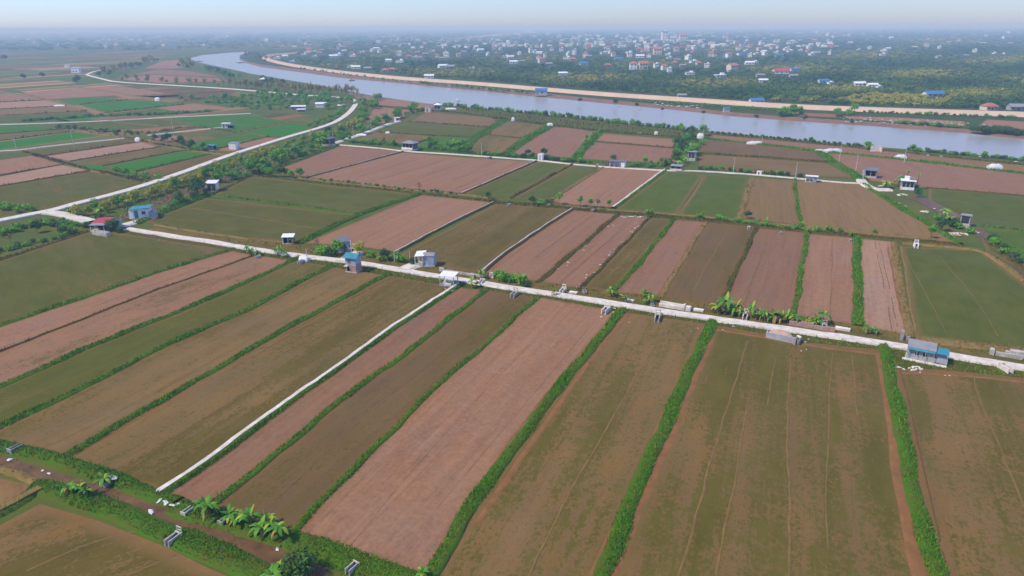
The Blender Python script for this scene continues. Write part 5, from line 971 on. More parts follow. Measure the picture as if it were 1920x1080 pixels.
e = hut((1268, 320), (4.0, 2.6, 1.7), CA, 'low walled hut with pale curved roof and dark interior', 'dark_wall', 'shed', 'grey_roof', .25, .2, .2, open_front=True, posts=3); MB().box((.2, -1.55, .6), (4.2, .12, .8)).build('low_wall', M['pale_concrete'], e)
e = hut((1297, 300), (2.8, 2.6, 2.6), CA, 'grey canal hut with overhanging flat roof in the tree strip', 'grey_wall', 'flat', 'grey_roof', 0, .45, .8, open_front=True, posts=3)
hut((1297, 282), (2.0, 2.2, 2.2), CA, 'small bluish hut behind the grey canal hut', 'blue_wall', 'gable', 'grey_roof', .5, .2, .3)
hut((1423, 328), (1.6, 1.3, 1.2), CA, 'small white block hut at the corner of the tan bank', 'white_wall', 'flat', 'white_roof', 0, .1, .1, holes=[(.5, 1.0, 0, .9)], door='dark')
e = hut((1521, 341), (3.6, 1.8, 1.9), CA, 'white flat roofed shelter with arched opening beside the path', 'white_wall', 'flat', 'white_roof', 0, .25, .1, open_front=True, posts=4); MB().box((.9, -1.2, .5), (1.2, .8, 1.1)).build('arch_block', M['grey_concrete'], e)
e = hut((1632, 332), (3.6, 3.2, 2.3), CA-.1, 'dark house with blue grey gable roof at the bank end', 'dark_wall', 'gable', 'slate_roof', .7, .45, .5, open_front=True, posts=3); MB().box((-2.3, -.6, 1.1), (.9, 1.2, 2.2)).build('grey_porch', M['grey_wall'], e)
e = hut((1700, 355), (3.6, 3.0, 2.2), CA, 'terrace house with white upper room and open posted front', 'grey_wall', 'flat', 'white_roof', 0, .45, .8, open_front=True, posts=4); MB().box((-.4, .7, 3.6), (1.4, 1.2, 1.1)).build('upper_room', M['white_wall'], e); MB().slab([(.4, -.2, 4.0), (2.0, -.2, 3.6), (2.0, 1.6, 3.6), (.4, 1.6, 4.0)], .08).build('upper_roof', M['grey_roof'], e); MB().box((0, -1.75, .6), (3.8, .12, .9)).build('low_wall', M['white_wall'], e)
e = hut((1808, 424), (2.2, 2.2, 2.4), CA-.25, 'grey block hut with overhanging slab roof beside rubble', 'grey_wall', 'shed', 'grey_roof', -.25, .25, .7, open_front=True, posts=2)
# big blue roofed house on the road
e = hut((1724, 672), (4.6, 2.6, 2.3), RA2-.05, 'long roadside hut with pale upper roof and teal awning', 'grey_wall', 'shed', 'grey_roof', .6, .15, .3, z=.0, holes=[(.3, .9, 0, 1.7), (1.3, 2.1, .7, 1.6), (2.6, 3.4, .7, 1.6)], door='blue_wall', scale=.82)
MB().slab([(-2.3, -1.95, 2.35), (2.3, -1.95, 2.35), (2.3, -1.25, 2.6), (-2.3, -1.25, 2.6)], .07).build('awning', M['teal_roof'], e); MB().slab([(1.9, -1.5, 2.35), (4.6, -1.5, 2.3), (4.6, 1.35, 2.5), (1.9, 1.35, 2.55)], .08).build('side_roof', M['teal_roof'], e)
MB().box((3.4, .1, 1.2), (1.9, 2.0, 2.0)).build('side_room', M['blue_wall'], e); MB().box((3.4, -1.2, .75), (2.3, .12, .9)).build('low_wall', M['grey_wall'], e); MB().box((.8, -1.9, .12), (7.4, .7, .3)).build('step', M['pale_concrete'], e)
for x in (-2.2, -.7, .8, 2.2, 4.4): MB().box((x, -1.85, 1.3), (.1, .1, 2.2)).build('post', M['grey_wall'], e)
# huts of the left block and the river side
e = hut((425, 240), (4.0, 3.0, 2.2), .1, 'small white hut with dark roof at the end of a pale path', 'white_wall', 'flat', 'white_roof', 0, .3, .3, holes=[(.6, 1.4, 0, 1.7), (2.2, 3.2, .8, 1.6)]); hut((433, 241), (2.4, 2.6, 1.8), .1, 'dark lean-to attached beside the small white hut', 'dark_wall', 'shed', 'slate_roof', .3, .2, .1, open_front=True)
hut((440, 279), (3.8, 3.2, 2.6), ang((400, 301), (440, 287)), 'plain white block house beside the curving road', 'white_wall', 'flat', 'grey_roof', 0, .08, .1, holes=[(2.4, 3.2, 0, 1.9)], door='grey_wall')
hut((398, 281), (3.0, 2.6, 1.9), ang((400, 301), (440, 287)), 'dark teal shed in front of the green field', 'dark_wall', 'shed', 'teal_roof', .3, .2, .1, open_front=True, posts=2)
hut((144, 137), (9.0, 6.0, 6.0), .05, 'white house standing alone in the distant fields', 'white_wall', 'flat', 'white_roof', 0, .3, .2, holes=[(1.5, 3, 1, 2.6), (5, 6.5, 1, 2.6)], name='distant_house', cat='house')
hut((127, 126), (6.0, 5.0, 3.0), .0, 'smaller white hut beyond the lone distant house', 'white_wall', 'flat', 'white_roof', 0, .3, .2, name='distant_house', cat='house')
e = hut((497, 155), (8.0, 6.0, 3.0), .1, 'open river pavilion with pale hip roof on the near bank', 'cream_wall', 'hip', 'white_roof', 1.6, .8, .4, open_front=True, posts=4, name='pavilion', cat='pavilion')
hut((560, 206), (9.0, 4.0, 2.2), .1, 'long white roofed shed in the orchard clearing', 'white_wall', 'shed', 'white_roof', .4, .3, .1, open_front=True, posts=4); hut((603, 201), (7.0, 3.5, 2.4), .1, 'white roofed shed half hidden in orchard trees', 'white_wall', 'gable', 'white_roof', .8, .3, .1)
hut((565, 210), (5.0, 3.0, 1.6), .2, 'low pale shed just below the long white roofed shed', 'pale_concrete', 'shed', 'white_roof', .2, .2, .1, open_front=True)
hut((707, 184), (4.5, 3.5, 2.5), -.05, 'small dark framed hut on the river edge past the road bend', 'white_wall', 'gable', 'grey_roof', .8, .3, .3, open_front=True, posts=3)
e = hut((803, 210), (3.5, 3.5, 3.0), -.1, 'pale block hut on the river bank beside a blue one', 'cream_wall', 'flat', 'grey_roof', 0, .1, .2, holes=[(1, 2, 0, 2)]); e = hut((821, 206), (4.2, 3.6, 2.6), -.1, 'blue grey river hut with white stepped roof', 'blue_wall', 'hip', 'white_roof', 1.2, .5, .6, open_front=True, posts=3)
hut((745, 227), (2.6, 2.2, 1.8), .5, 'tiny white hut at the end of the narrow river path', 'white_wall', 'flat', 'white_roof', 0, .2, .1, open_front=True)
e = hut((1015, 178), (9.0, 6.0, 3.4), -.05, 'blue two part hut on the far bank beside the levee', 'blue_wall', 'gable', 'blue_roof', 1.4, .4, .4, holes=[(1, 2.2, 0, 2.2), (4, 6, 1, 2.2)], name='riverside_hut', cat='hut')
hut((1300, 214), (3.0, 2.4, 1.8), 0, 'small blue shed on the far mud bank', 'blue_wall', 'shed', 'blue_roof', .3, .2, .1) if False else None
hut((1362, 209), (3.6, 3.0, 2.0), 0, 'small bright blue shed between river and levee', 'blue_wall', 'gable', 'blue_roof', .6, .2, .1)
# hut walls left as ruins
def ruin(px, yaw, label, segs, m='pale_concrete', z=0.0, name='broken_wall', cat='wall'):
    e = empty(name, P(px[0], px[1], z), yaw, label, cat); g = random.Random(int(px[0]))
    for (x, y, lx, ly, h) in segs: MB().box((x, y, h/2-.1), (lx, ly, h+.2)).build('wall_section', M[m], e)
    return e
ruin((1641, 284), -.1, 'short ruined wall beside a low palm on the river bank', [(0, 0, 4.0, .3, 2.4), (1.8, -1.0, .3, 1.8, 1.8)], 'pale_concrete')
ruin((1515, 614), RA2, 'low broken pink brick wall along the road below the bananas', [(-2.2, 0, 1.9, .3, .75), (-.2, .03, 2.1, .32, .95), (1.9, 0, 2.0, .3, .7), (3.6, .05, 1.4, .3, .8)], 'brick', .1)
ruin((1580, 618), RA2, 'flat pale slab lying beyond the brick wall', [(0, 0, 2.4, .9, .35)], 'pale_concrete', .1, 'concrete_slab', 'slab')
ruin((1265, 577), RA-.05, 'long pale concrete channel block beside the big banana', [(-.6, .35, 4.6, .25, .8), (-.6, -.45, 4.6, .25, .6), (1.8, 0, .3, 1.0, 1.0), (2.6, -.1, .9, .9, .8), (-.6, -.05, 4.4, .5, .3)], 'pale_concrete', .1, 'channel_block', 'channel')
ruin((1892, 668), RA2, 'broken pale concrete channel at the roadside beyond the blue roofed house', [(-2.4, -.2, .6, .9, .9), (-1.0, -.4, 1.8, .3, .6), (.8, -.4, 2.0, .3, .7), (1.4, .7, 2.6, .9, .9), (-.2, .6, .6, .6, .6), (3.2, .2, .3, 1.6, .9)], 'concrete', .1, 'channel_block', 'channel')
ruin((190, 441), R0, 'stained concrete trough before the red roofed house', [(0, -.4, 5.4, .25, 1.0), (0, .6, 5.4, .25, 1.0), (-2.6, .1, .25, .8, 1.0), (2.6, .1, .25, .8, 1.0), (0.2, .1, .25, .75, .9)], 'concrete', 0, 'concrete_trough', 'trough')
ruin((1075, 549), RA, 'small pale slab on the verge beside the grass patch', [(0, 0, 1.6, .9, .22)], 'pale_concrete', .1, 'concrete_slab', 'slab')
ruin((1180, 564), RA, 'pale slab on the verge between two bananas', [(0, 0, 1.7, .9, .22)], 'pale_concrete', .1, 'concrete_slab', 'slab')
ruin((1310, 582), RA, 'pale slab on the verge before the first row banana', [(0, 0, 1.8, 1.0, .25)], 'pale_concrete', .1, 'concrete_slab', 'slab')
ruin((1690, 636), RA2, 'dark narrow gate block at the end of the tan bank', [(0, 0, .5, .9, 1.6), (.8, .2, .9, .3, .6)], 'grey_concrete', .1, 'gate_block', 'sluice')
ruin((850, 512), RA+.02, 'long low pale wall bordering the olive field by the sheeted hut', [(-2.8, 0, 1.2, .25, .9), (0, 0, 5.6, .22, .55), (5.2, 0, 4.6, .22, .5)], 'concrete', .05, 'low_wall', 'wall')
# sand pit beside the road
e = empty('sand_bay', P(1465, 634, .0), RA2-.06, 'pink sand heap behind a low pale wall beside the road', 'sand bay'); MB().box((0, -1.15, .5), (4.6, .18, 1.2)).build('front_wall', M['grey_wall'], e); MB().box((-2.3, -.2, .5), (.18, 1.75, 1.0)).build('side_wall', M['grey_wall'], e); MB().lump((-.1, .0, .1), (2.2, 1.2, 1.3), 5, 14, 6, 1, .12).build('sand_heap', M['sand'], e, True)
MB().slab([(2.4, -.3, 1.1), (3.1, -.3, 1.0), (3.1, .1, 1.05), (2.4, .1, 1.15)], .08).build('lintel', M['pale_concrete'], e)
for x in (2.45, 3.05): MB().box((x, -.7, .45), (.14, 1.4, 1.0)).build('side_cheek', M['grey_concrete'], e)

# ---------------------------------------------------------------- concrete sluices
def sluice(px, yaw, label, s=1.0, frame=True, z=0.0, m='pale_concrete', length=2.0, deep=.9, w=.8):
    """open concrete channel (two cheek walls, head wall, sill) with a lifting frame and a dark gate"""
    e = empty('sluice_gate', P(px[0], px[1], z), yaw, label, 'sluice'); e.scale = (s, s, s)
    for k in (-1, 1): MB().box((k*w/2, -length/2, deep/2-.15), (.16, length, deep+.3)).build('cheek_wall', M[m], e)
    MB().box((0, .1, deep/2-.1), (w+.5, .2, deep+.35)).build('head_wall', M[m], e); MB().box((0, -length*.45, -.02), (w-.17, length*.8, .12)).build('sill', M['grey_concrete'], e)
    MB().box((0, -.03, deep*.42), (w*.7, .06, deep*.7)).build('gate', M['dark'], e)
    if frame:
        for k in (-1, 1): MB().box((k*w*.55, .35, deep*.5+.4), (.13, .13, deep+.8)).build('post', M[m], e)
        MB().box((0, .35, deep+.76), (w*1.1+.15, .16, .16)).build('crossbeam', M[m], e); MB().box((0, .35, deep+.25), (w*1.1-.15, .1, .1)).build('crossbar', M[m], e)
    return e
for px, yaw, s, fr, m, lab in (((335, 1008), -.45, .72, 1, 'concrete', 'concrete sluice with frame and cheek walls across the grassy bank'), ((345, 968), 2.7, .6, 0, 'concrete', 'small culvert end beside the white sacks at the ditch'), ((415, 985), 2.7, .6, 0, 'grey_concrete', 'culvert with a slab cap beneath the ditch bananas'), ((195, 912), 2.7, .7, 0, 'grey_concrete', 'dark culvert end under the tall thin banana'), ((20, 850), 2.7, .7, 0, 'grey_concrete', 'weedy culvert end in the corner of the grassy bank'), ((668, 1062), -.55, .62, 0, 'concrete', 'concrete culvert in the bank below the pink field'),
    ((1138, 583), -.5, .95, 1, 'pale_concrete', 'large roadside sluice with open channel in the pink field'), ((1233, 597), -.3, .9, 1, 'concrete', 'roadside sluice with weathered frame above the brown field'), ((966, 553), -.4, .85, 1, 'concrete', 'roadside sluice with mossy channel beside the light green bank'), ((1878, 690), .05, .95, 0, 'pale_concrete', 'square dark mouthed roadside sluice near the frame edge'), ((1486, 640), .1, .75, 0, 'grey_concrete', 'dark sluice mouth beside the pink sand heap'), ((1545, 614), .0, .75, 1, 'concrete', 'roadside sluice frame at the end of the brick wall'), ((1398, 594), .0, .85, 1, 'pale_concrete', 'sluice frame standing among the roadside bananas'), ((1057, 546), .0, .8, 1, 'pale_concrete', 'white ladder like sluice frame on the verge'), ((1095, 548), .2, .6, 1, 'grey_concrete', 'small weathered post frame beside the grass patch'), ((1222, 573), .1, .55, 1, 'grey_concrete', 'dark stub sluice between slab and banana'), ((905, 529), -.3, .8, 0, 'pale_concrete', 'bright culvert mouth at the end of the white path'), ((922, 521), 2.9, .8, 1, 'pale_concrete', 'arched sluice on the far side of the road past the shelter'), ((886, 520), 2.9, .6, 1, 'pale_concrete', 'small frame beside the low pale wall'), ((568, 492), -.4, .75, 0, 'concrete', 'culvert mouth under the white tarp by the road'), ((487, 482), -.4, .6, 0, 'concrete', 'culvert mouth below the verge bananas'),
    ((1717, 462), .0, .9, 1, 'white_wall', 'white square sluice frame above the dark green field'), ((1030, 386), .0, .65, 0, 'concrete', 'small culvert on the middle bank below the shrub'), ((1112, 396), .0, .65, 0, 'concrete', 'small culvert on the middle bank below the thin trees'), ((955, 385), .0, .6, 0, 'concrete', 'small culvert at the top of the olive field'), ((818, 366), .0, .6, 1, 'wood', 'small wooden sluice frame beside the brown bare tree'), ((1404, 428), .0, .6, 0, 'pale_concrete', 'small white culvert on the middle bank'), ((1270, 323), .0, .6, 0, 'concrete', 'small culvert below the low walled hut'), ((1595, 452), .0, .5, 0, 'concrete', 'small culvert at the head of the green strip'), ((1120, 312), .0, .6, 1, 'concrete', 'small sluice frame beside the long shed'), ((920, 297), .0, .7, 1, 'wood', 'faded timber frame at the top of the large pink field'), ((1464, 438), 0, .5, 0, 'concrete', 'tiny culvert on the middle bank beside scrub')): sluice(px, yaw if abs(yaw) > .04 else RA, lab, s, bool(fr), .05, m)

# ---------------------------------------------------------------- tarps, sacks, rubbish, rubble
def tent(px, size, yaw, label, z=0.0):
    e = empty('tarp_tent', P(px[0], px[1], z), yaw, label, 'tarp tent'); w, d, h = size; mb = MB(); n = 7; v = []
    for i in range(n+1):
        t = i/n; s = math.sin(math.pi*(.08+.84*t)); 
        for a in range(7): q = math.pi*a/6; mb.v.append((w*(t-.5), -d/2*math.cos(q)*(.75+.25*s), h*math.sin(q)*(.7+.3*s)*(1+.08*math.sin(i*2.1+a))))
    for i in range(n):
        for a in range(6): k = i*7+a; mb.f.append((k, k+1, k+8, k+7))
    mb.f += [tuple(range(6, -1, -1)), tuple(n*7+a for a in range(7))]
    mb.build('cover', M['tarp'], e, False); MB().box((0, 0, .04), (w+.2, d+.2, .1)).build('base', M['plastic'], e)
for px, sz, lab in (((1031, 236), (3.2, 2.2, 1.6), 'white tarp tent at the head of the reddish field'), ((962, 227), (1.8, 1.6, 2.2), 'small white tent on the bank near the river'), ((1313, 259), (3.0, 2.4, 2.4), 'white dome cover on a plinth by the tree strip'), ((1415, 270), (7.0, 1.8, 1.3), 'long low white tarp on the river side bank'), ((1560, 285), (8.0, 2.0, 1.5), 'long white tarp tunnel at the top of the thick green bank'), ((1536, 284), (3.2, 1.6, 1.0), 'short white tarp beside the long tunnel'), ((1688, 297), (4.2, 2.4, 1.6), 'white domed tarp beside a pole near the ruined wall'), ((1864, 317), (5.0, 2.6, 2.0), 'tall white tarp shelter on the green river bank'), ((571, 489), (2.3, 1.7, 1.3), 'crumpled white tarp over the culvert by the road'), ((259, 265), (2.4, 2.0, 2.0), 'white domed cover at the end of the canal path'), ((296, 189), (3.4, 3.0, 2.6), 'white domed cover among the distant green strips'), ((112, 199), (7.0, 2.0, 1.0), 'long white sheet beside the distant earth track'), ((648, 200), (6.0, 2.4, 1.2), 'white low sheet at the river bank hut') if False else ((640, 198), (5.0, 2.0, 1.0), 'low white sheet just inside the road bend'), ((845, 205), (7.0, 2.0, 1.0), 'flat white sheet beside the blue river hut'), ((1230, 252), (1.6, 1.4, 1.6), 'tiny white cover on the river margin'), ((727, 250), (2.0, 1.6, 1.0), 'small white heap on the narrow path edge'), ((678, 254), (5.0, 2.0, .8), 'white sheets laid beside the narrow path')): tent(px, sz, random.uniform(-.15, .15)+(RA if px[1] > 400 else 0), lab)
def sack(px, s, label, group=None, z=.05, flat=.35, cat='sack', m='plastic', name='plastic_sack'):
    g = random.Random(int(px[0]*7+px[1]*13)); o = MB().lump((0, 0, 0), (s*.8, s*g.uniform(.35, .65), s*flat*.8), int(px[0]), 11, 4, 1, .55).build(name, M[m]); o.location = P(px[0], px[1], z); o.rotation_euler = (0, 0, g.uniform(0, 6.28)); tag(o, label, cat, group); return o
for i, (x, y, s) in enumerate(((302, 938, .55), (311, 943, .6), (323, 948, .45), (296, 932, .35), (316, 937, .4), (333, 945, .3))): sack((x, y), s, ('white sack at the foot of the white path', 'crumpled white sack in the heap at the ditch', 'small white sack at the edge of the ditch heap', 'torn white bag beside the path end', 'white bag on top of the ditch heap', 'loose white bag beside the heap near the culvert')[i], z=.25, flat=.5)
sack((283, 960), .6, 'pinkish torn sheet lying in the muddy ditch', flat=.25); sack((210, 896), .7, 'white sack on the grass bank beside the thin banana', z=.7); sack((118, 908), .35, 'small white bag in the mud by the yellow banana'); sack((92, 888), .35, 'white scrap in the mud nearer the frame edge'); sack((18, 862), .4, 'white litter in the ditch corner'); sack((464, 998), .4, 'white bag under the ditch bananas'); sack((520, 1030), .35, 'pale bag in the ditch near the end banana'); sack((80, 882), .25, 'tiny pale scrap in the upper ditch mud')
for i, (x, y, s) in enumerate(((1127, 594, .5), (1152, 578, .55), (1150, 585, .45), (1074, 556, .5), (1080, 558, .4), (1375, 612, .6), (1500, 633, .7), (1510, 641, .45), (1512, 655, .3), (1516, 636, .4), (1502, 658, .35), (1633, 614, .8), (1640, 617, .7), (1626, 616, .6), (1648, 642, .4), (1685, 689, .8), (1694, 692, .6), (1725, 698, .35), (1772, 704, .3), (1780, 704, .3), (1180, 604, .25), (1295, 622, .25), (1308, 615, .3), (1355, 618, .35), (540, 446, .3), (200, 446, .3), (298, 450, .35), (292, 454, .2), (1045, 553, .35), (835, 541, .35), (848, 545, .4), (556, 1012, .2), (750, 515, .3), (756, 514, .3))): sack((x, y), s*.55, 'small piece of white plastic litter beside the straight road', 'white litter along the straight road')
g = random.Random(31)
for i in range(26): t = g.random(); x = 1215-(1215-1088)*t; y = 408+(540-408)*t; sack((x-g.uniform(1, 9), y+g.uniform(-3, 3)), g.uniform(.16, .34), 'white plastic scrap on the litter strewn reddish strip', 'scraps on the litter strewn reddish strip', .05)
for i in range(12): t = g.random(); x = 1162-(1162-1012)*t; y = 404+(527-404)*t; sack((x+g.uniform(4, 14), y+g.uniform(-2, 4)), g.uniform(.16, .3), 'white plastic scrap on the litter strewn reddish strip', 'scraps on the litter strewn reddish strip', .05)
for x in range(1166, 1212, 5): sack((x, 406+g.uniform(-1, 2)), g.uniform(.3, .6), 'white sheet at the head of the litter strewn strip', 'sheets at the head of the litter strewn strip', .05)
for i in range(150): x = g.uniform(1582, 1805); y = 218+(x-1582)*.045+g.uniform(0, 11); sack((x, y), g.uniform(.3, .8), 'small pale plastic strip on the plot between river and levee', 'plastic strips on the plot below the levee', .06, .3)
for i in range(40): x = g.uniform(1225, 1320); y = 190+(x-1225)*.07+g.uniform(0, 7); sack((x, y), g.uniform(.6, 1.2), 'pale plastic mulch sheet on the far bank garden', 'mulch sheets on the far bank garden', .06, .3)
for x, y, s, lab in ((1815, 231, 1.6, 'white sheet near the levee at the far plots'), (1845, 234, 1.8, 'second white sheet near the levee plots'), (1855, 236, 1.6, 'white sheet third in line by the levee plots'), (1905, 243, 2.0, 'white sheet on the last far bank plot'), (1690, 433, .5, 'white pipe piece on the green canal bank') if False else (1686, 381, .7, 'white pipe piece on the green canal bank'), (1698, 386, .5, 'second white piece on the green canal bank'), (1752, 391, .8, 'white pipe across the canal by the green field'), (1228, 253, .6, 'white sheet at the river margin by the pink field'), (1200, 249, 1.2, 'pale sheet on the grass margin of the river'), (1740, 291, 1.2, 'torn sheet on the tan river plot'), (1765, 293, 1.4, 'long torn sheet on the tan river plot'), (1838, 294, 1.0, 'white sheet under the river bank shrubs'), (1905, 303, 1.2, 'white scrap at the river bank edge'), (1150, 246, .8, 'white bag at the head of the reddish strip')): sack((x, y), s*.7, lab, None, .25, .2)
def rubble(px, n, r, label, yaw=0.0):
    e = empty('rubble_heap', P(px[0], px[1], 0), yaw, label, 'rubble'); g = random.Random(int(px[0]))
    MB().lump((0, 0, -.05), (r*.7, r*.45, .4), 3, 14, 4, 1, .5).build('earth_base', M['bund_tan'], e)
    for i in range(int(n*1.6)): a = g.uniform(0, 6.28); d = r*math.sqrt(g.random()); MB().lump((d*math.cos(a), d*.6*math.sin(a), .3*(1-d/r)+.08), (g.uniform(.15, .4), g.uniform(.15, .3), g.uniform(.1, .25)), i, 6, 3, 0, .4).build('stone', M['pale_concrete'], e)
for px, n, r, lab in (((1795, 440), 22, 2.6, 'heap of pale rubble before the block hut'), ((1733, 398), 10, 1.6, 'small rubble heap on the canal bank'), ((1825, 436), 10, 1.5, 'scattered pale stones beside the block hut'), ((1690, 366), 12, 1.8, 'stones along the foot of the terrace house'), ((1715, 692), 8, 1.2, 'broken stones before the long roadside hut'), ((845, 546), 8, .9, 'broken blocks below the open shelter'), ((1655, 350), 8, 1.4, 'pale stones beneath the palm by the dark house')): rubble(px, n, r, lab)
# posts, poles
def pole(px, h, label, arms=0, r=.13):
    e = empty('utility_pole', P(px[0], px[1], 0), .4, label, 'pole'); MB().tube((0, 0, -.3), (0, 0, h), r, r*.65, 8).build('shaft', M['pole'], e); h > 3 and MB().box((0, 0, h-.5), (1.1, .1, .1)).build('crossarm', M['pole'], e)
for px, h, lab in (((553, 294), 5.5, 'utility pole above the dark reddish field'), ((663, 258), 6, 'utility pole beside the narrow river path start'), ((696, 244), 5, 'utility pole further up the narrow river path'), ((903, 292), 5.5, 'utility pole beside the upper path and green plot'), ((1318, 260), 6.5, 'utility pole by the white dome cover'), ((1428, 271), 5, 'utility pole by the long low tarp'), ((1375, 323), 5.5, 'utility pole at the top of the green fields'), ((1573, 303), 6.5, 'utility pole by the long tarp tunnel'), ((1604, 323), 6.5, 'leaning utility pole by the dark canal house'), ((1695, 305), 6, 'utility pole beside the white domed tarp'), ((1491, 336), 6, 'utility pole by the white flat roofed shelter'), ((324, 243), 5.5, 'utility pole among the far olive plots'), ((462, 327), 7, 'white utility pole in the hedge below the tree belt'), ((138, 273), 7, 'utility pole on the vivid green strip'), ((576, 487), 2.6, 'short post by the crumpled tarp'), ((769, 492), 2.6, 'wooden post near the sheeted hut'), ((740, 491), 2.4, 'thin post in the roadside clump'), ((1617, 341), 4.0, 'white gate post between the path ends'), ((31, 280), 5, 'utility pole on the far canal path'), ((488, 284), 5, 'utility pole beside the curving road'), ((625, 262), 5.5, 'utility pole behind the dark timber house')): pole(px, h, lab)
# boats
def boat(px, L_, yaw, label, m='dark_wall'):
    e = empty('boat', P(px[0], px[1], WATER_Z), yaw, label, 'boat'); mb = MB(); n = 6
    for i in range(n+1): t = i/n; w = L_*.14*math.sin(math.pi*(.12+.76*t)); x = L_*(t-.5); mb.v += [(x, -w, .7), (x, -w*.6, -.1), (x, w*.6, -.1), (x, w, .7)]
    for i in range(n):
        for a in range(3): k = i*4+a; mb.f.append((k, k+1, k+5, k+4))
    mb.build('hull', M[m], e); MB().box((-L_*.12, 0, 1.0), (L_*.35, L_*.2, 1.2)).build('cabin', M['grey_wall' if m != 'white_wall' else 'white_wall'], e)
boat((452, 118), 14, .8, 'dark barge moored where the river narrows'); boat((374, 115.5), 12, .1, 'small dark boat on the far bend of the river', 'rust'); boat((858, 190), 5, 0, 'small white float boat in mid river', 'white_wall'); boat((660, 151.5), 7, .8, 'slim boat drawn up at the far mud bank', 'wood')

# ---------------------------------------------------------------- village houses beyond the levee
HP = {}
def house_proto(key, w, d, st, wall, roof, rm, rise, veranda=False):
    h = 3.2*st; e = empty('village_house', (0, 0, 0))
    MB().box((0, 0, h/2-.2), (w, d, h+.4)).build('wall', M[wall], e)
    for mb in roof_mesh(roof, w, d, h+.02, rise, .5, .15): mb.build('roof', M[rm], e)
    if roof == 'gable':
        for s in (-1, 1): mb = MB(); gable_fill(mb, s*(w/2-.1), d/2-.02, h, rise-.1, .2); mb.build('gable_wall', M[wall], e)
    for f in range(st):
        for k in range(2 if w < 9 else 3):
            n = 2 if w < 9 else 3; x = w*((k+.5)/n-.5)
            if f == 0 and k == n//2: MB().box((x, -d/2-.03, 1.1), (1.2, .1, 2.2)).build('door', M['wood'], e)
            else: o = MB().box((x, -d/2-.03, f*3.2+1.7), (1.3, .1, 1.3)).build('window', M['glass'], e)
    if veranda: MB().slab([(-w/2, -d/2-1.6, 2.7), (w/2, -d/2-1.6, 2.7), (w/2, -d/2-.05, 3.0), (-w/2, -d/2-.05, 3.0)], .1).build('veranda_roof', M[rm], e)
    if roof == 'flat': MB().box((w*.2, d*.1, h+1.0), (w*.35, d*.4, 1.8)).build('roof_room', M[wall], e)
    HP[key] = e
for a in (('red1', 10, 7, 1, 'cream_wall', 'hip', 'tile_roof', 2.2), ('red2', 8, 8, 2, 'white_wall', 'hip', 'tile_roof', 2.4), ('pink2', 9, 8, 2, 'cream_wall', 'gable', 'tile_roof', 2.2), ('white1', 11, 7, 1, 'white_wall', 'flat', 'white_roof', 0), ('white2', 7, 9, 2, 'white_wall', 'flat', 'white_roof', 0), ('white3', 6, 10, 3, 'white_wall', 'flat', 'grey_roof', 0), ('grey1', 12, 6, 1, 'grey_wall', 'gable', 'grey_roof', 1.6), ('blue1', 13, 7, 1, 'white_wall', 'gable', 'blue_roof', 1.6), ('sheet1', 12, 7, 1, 'white_wall', 'gable', 'white_roof', 1.5), ('crimson1', 16, 9, 1, 'white_wall', 'gable', 'red_roof', 2.2)): house_proto(*a, veranda=a[0] in ('grey1', 'blue1', 'red1'))
HLOOK = {'red1': ('low cream house with red tiled hip roof', 'house'), 'red2': ('two storey white house with red hip roof', 'house'), 'pink2': ('two storey cream house with orange gable roof', 'house'), 'white1': ('low flat roofed white house', 'house'), 'white2': ('two storey flat roofed white house', 'house'), 'white3': ('tall narrow three storey white house', 'house'), 'grey1': ('long grey house with grey gable roof', 'house'), 'blue1': ('long house with blue sheet roof', 'house'), 'sheet1': ('long shed house with white sheet roof', 'house'), 'crimson1': ('large hall with bright crimson roof', 'hall')}
def zone(x, y):
    band = 'behind the levee' if y > 148 else 'in mid village' if y > 100 else 'near the horizon' if y < 80 else 'in the far village'
    side = 'by the levee bend' if x < 700 else 'past the blue hut' if x < 1050 else 'near the crimson hall' if 1300 < x < 1560 else 'by the two villas' if x < 1300 else 'towards the open orchard'
    return band+' '+side
HOUSE_SPOTS = []
def house(key, x, y, s=1.0, rz=None, label=None):
    g = random.Random(int(x*31+y*17)); o = copy_tree(HP[key], P(x, y, -.02), g.uniform(-.5, .5) if rz is None else rz, s); look, cat = HLOOK[key]
    tag(o, label or (look+' '+zone(x, y)), cat, None if label else 'village houses beyond the levee'); HOUSE_SPOTS.append((x, y, 9 if y > 100 else 6))
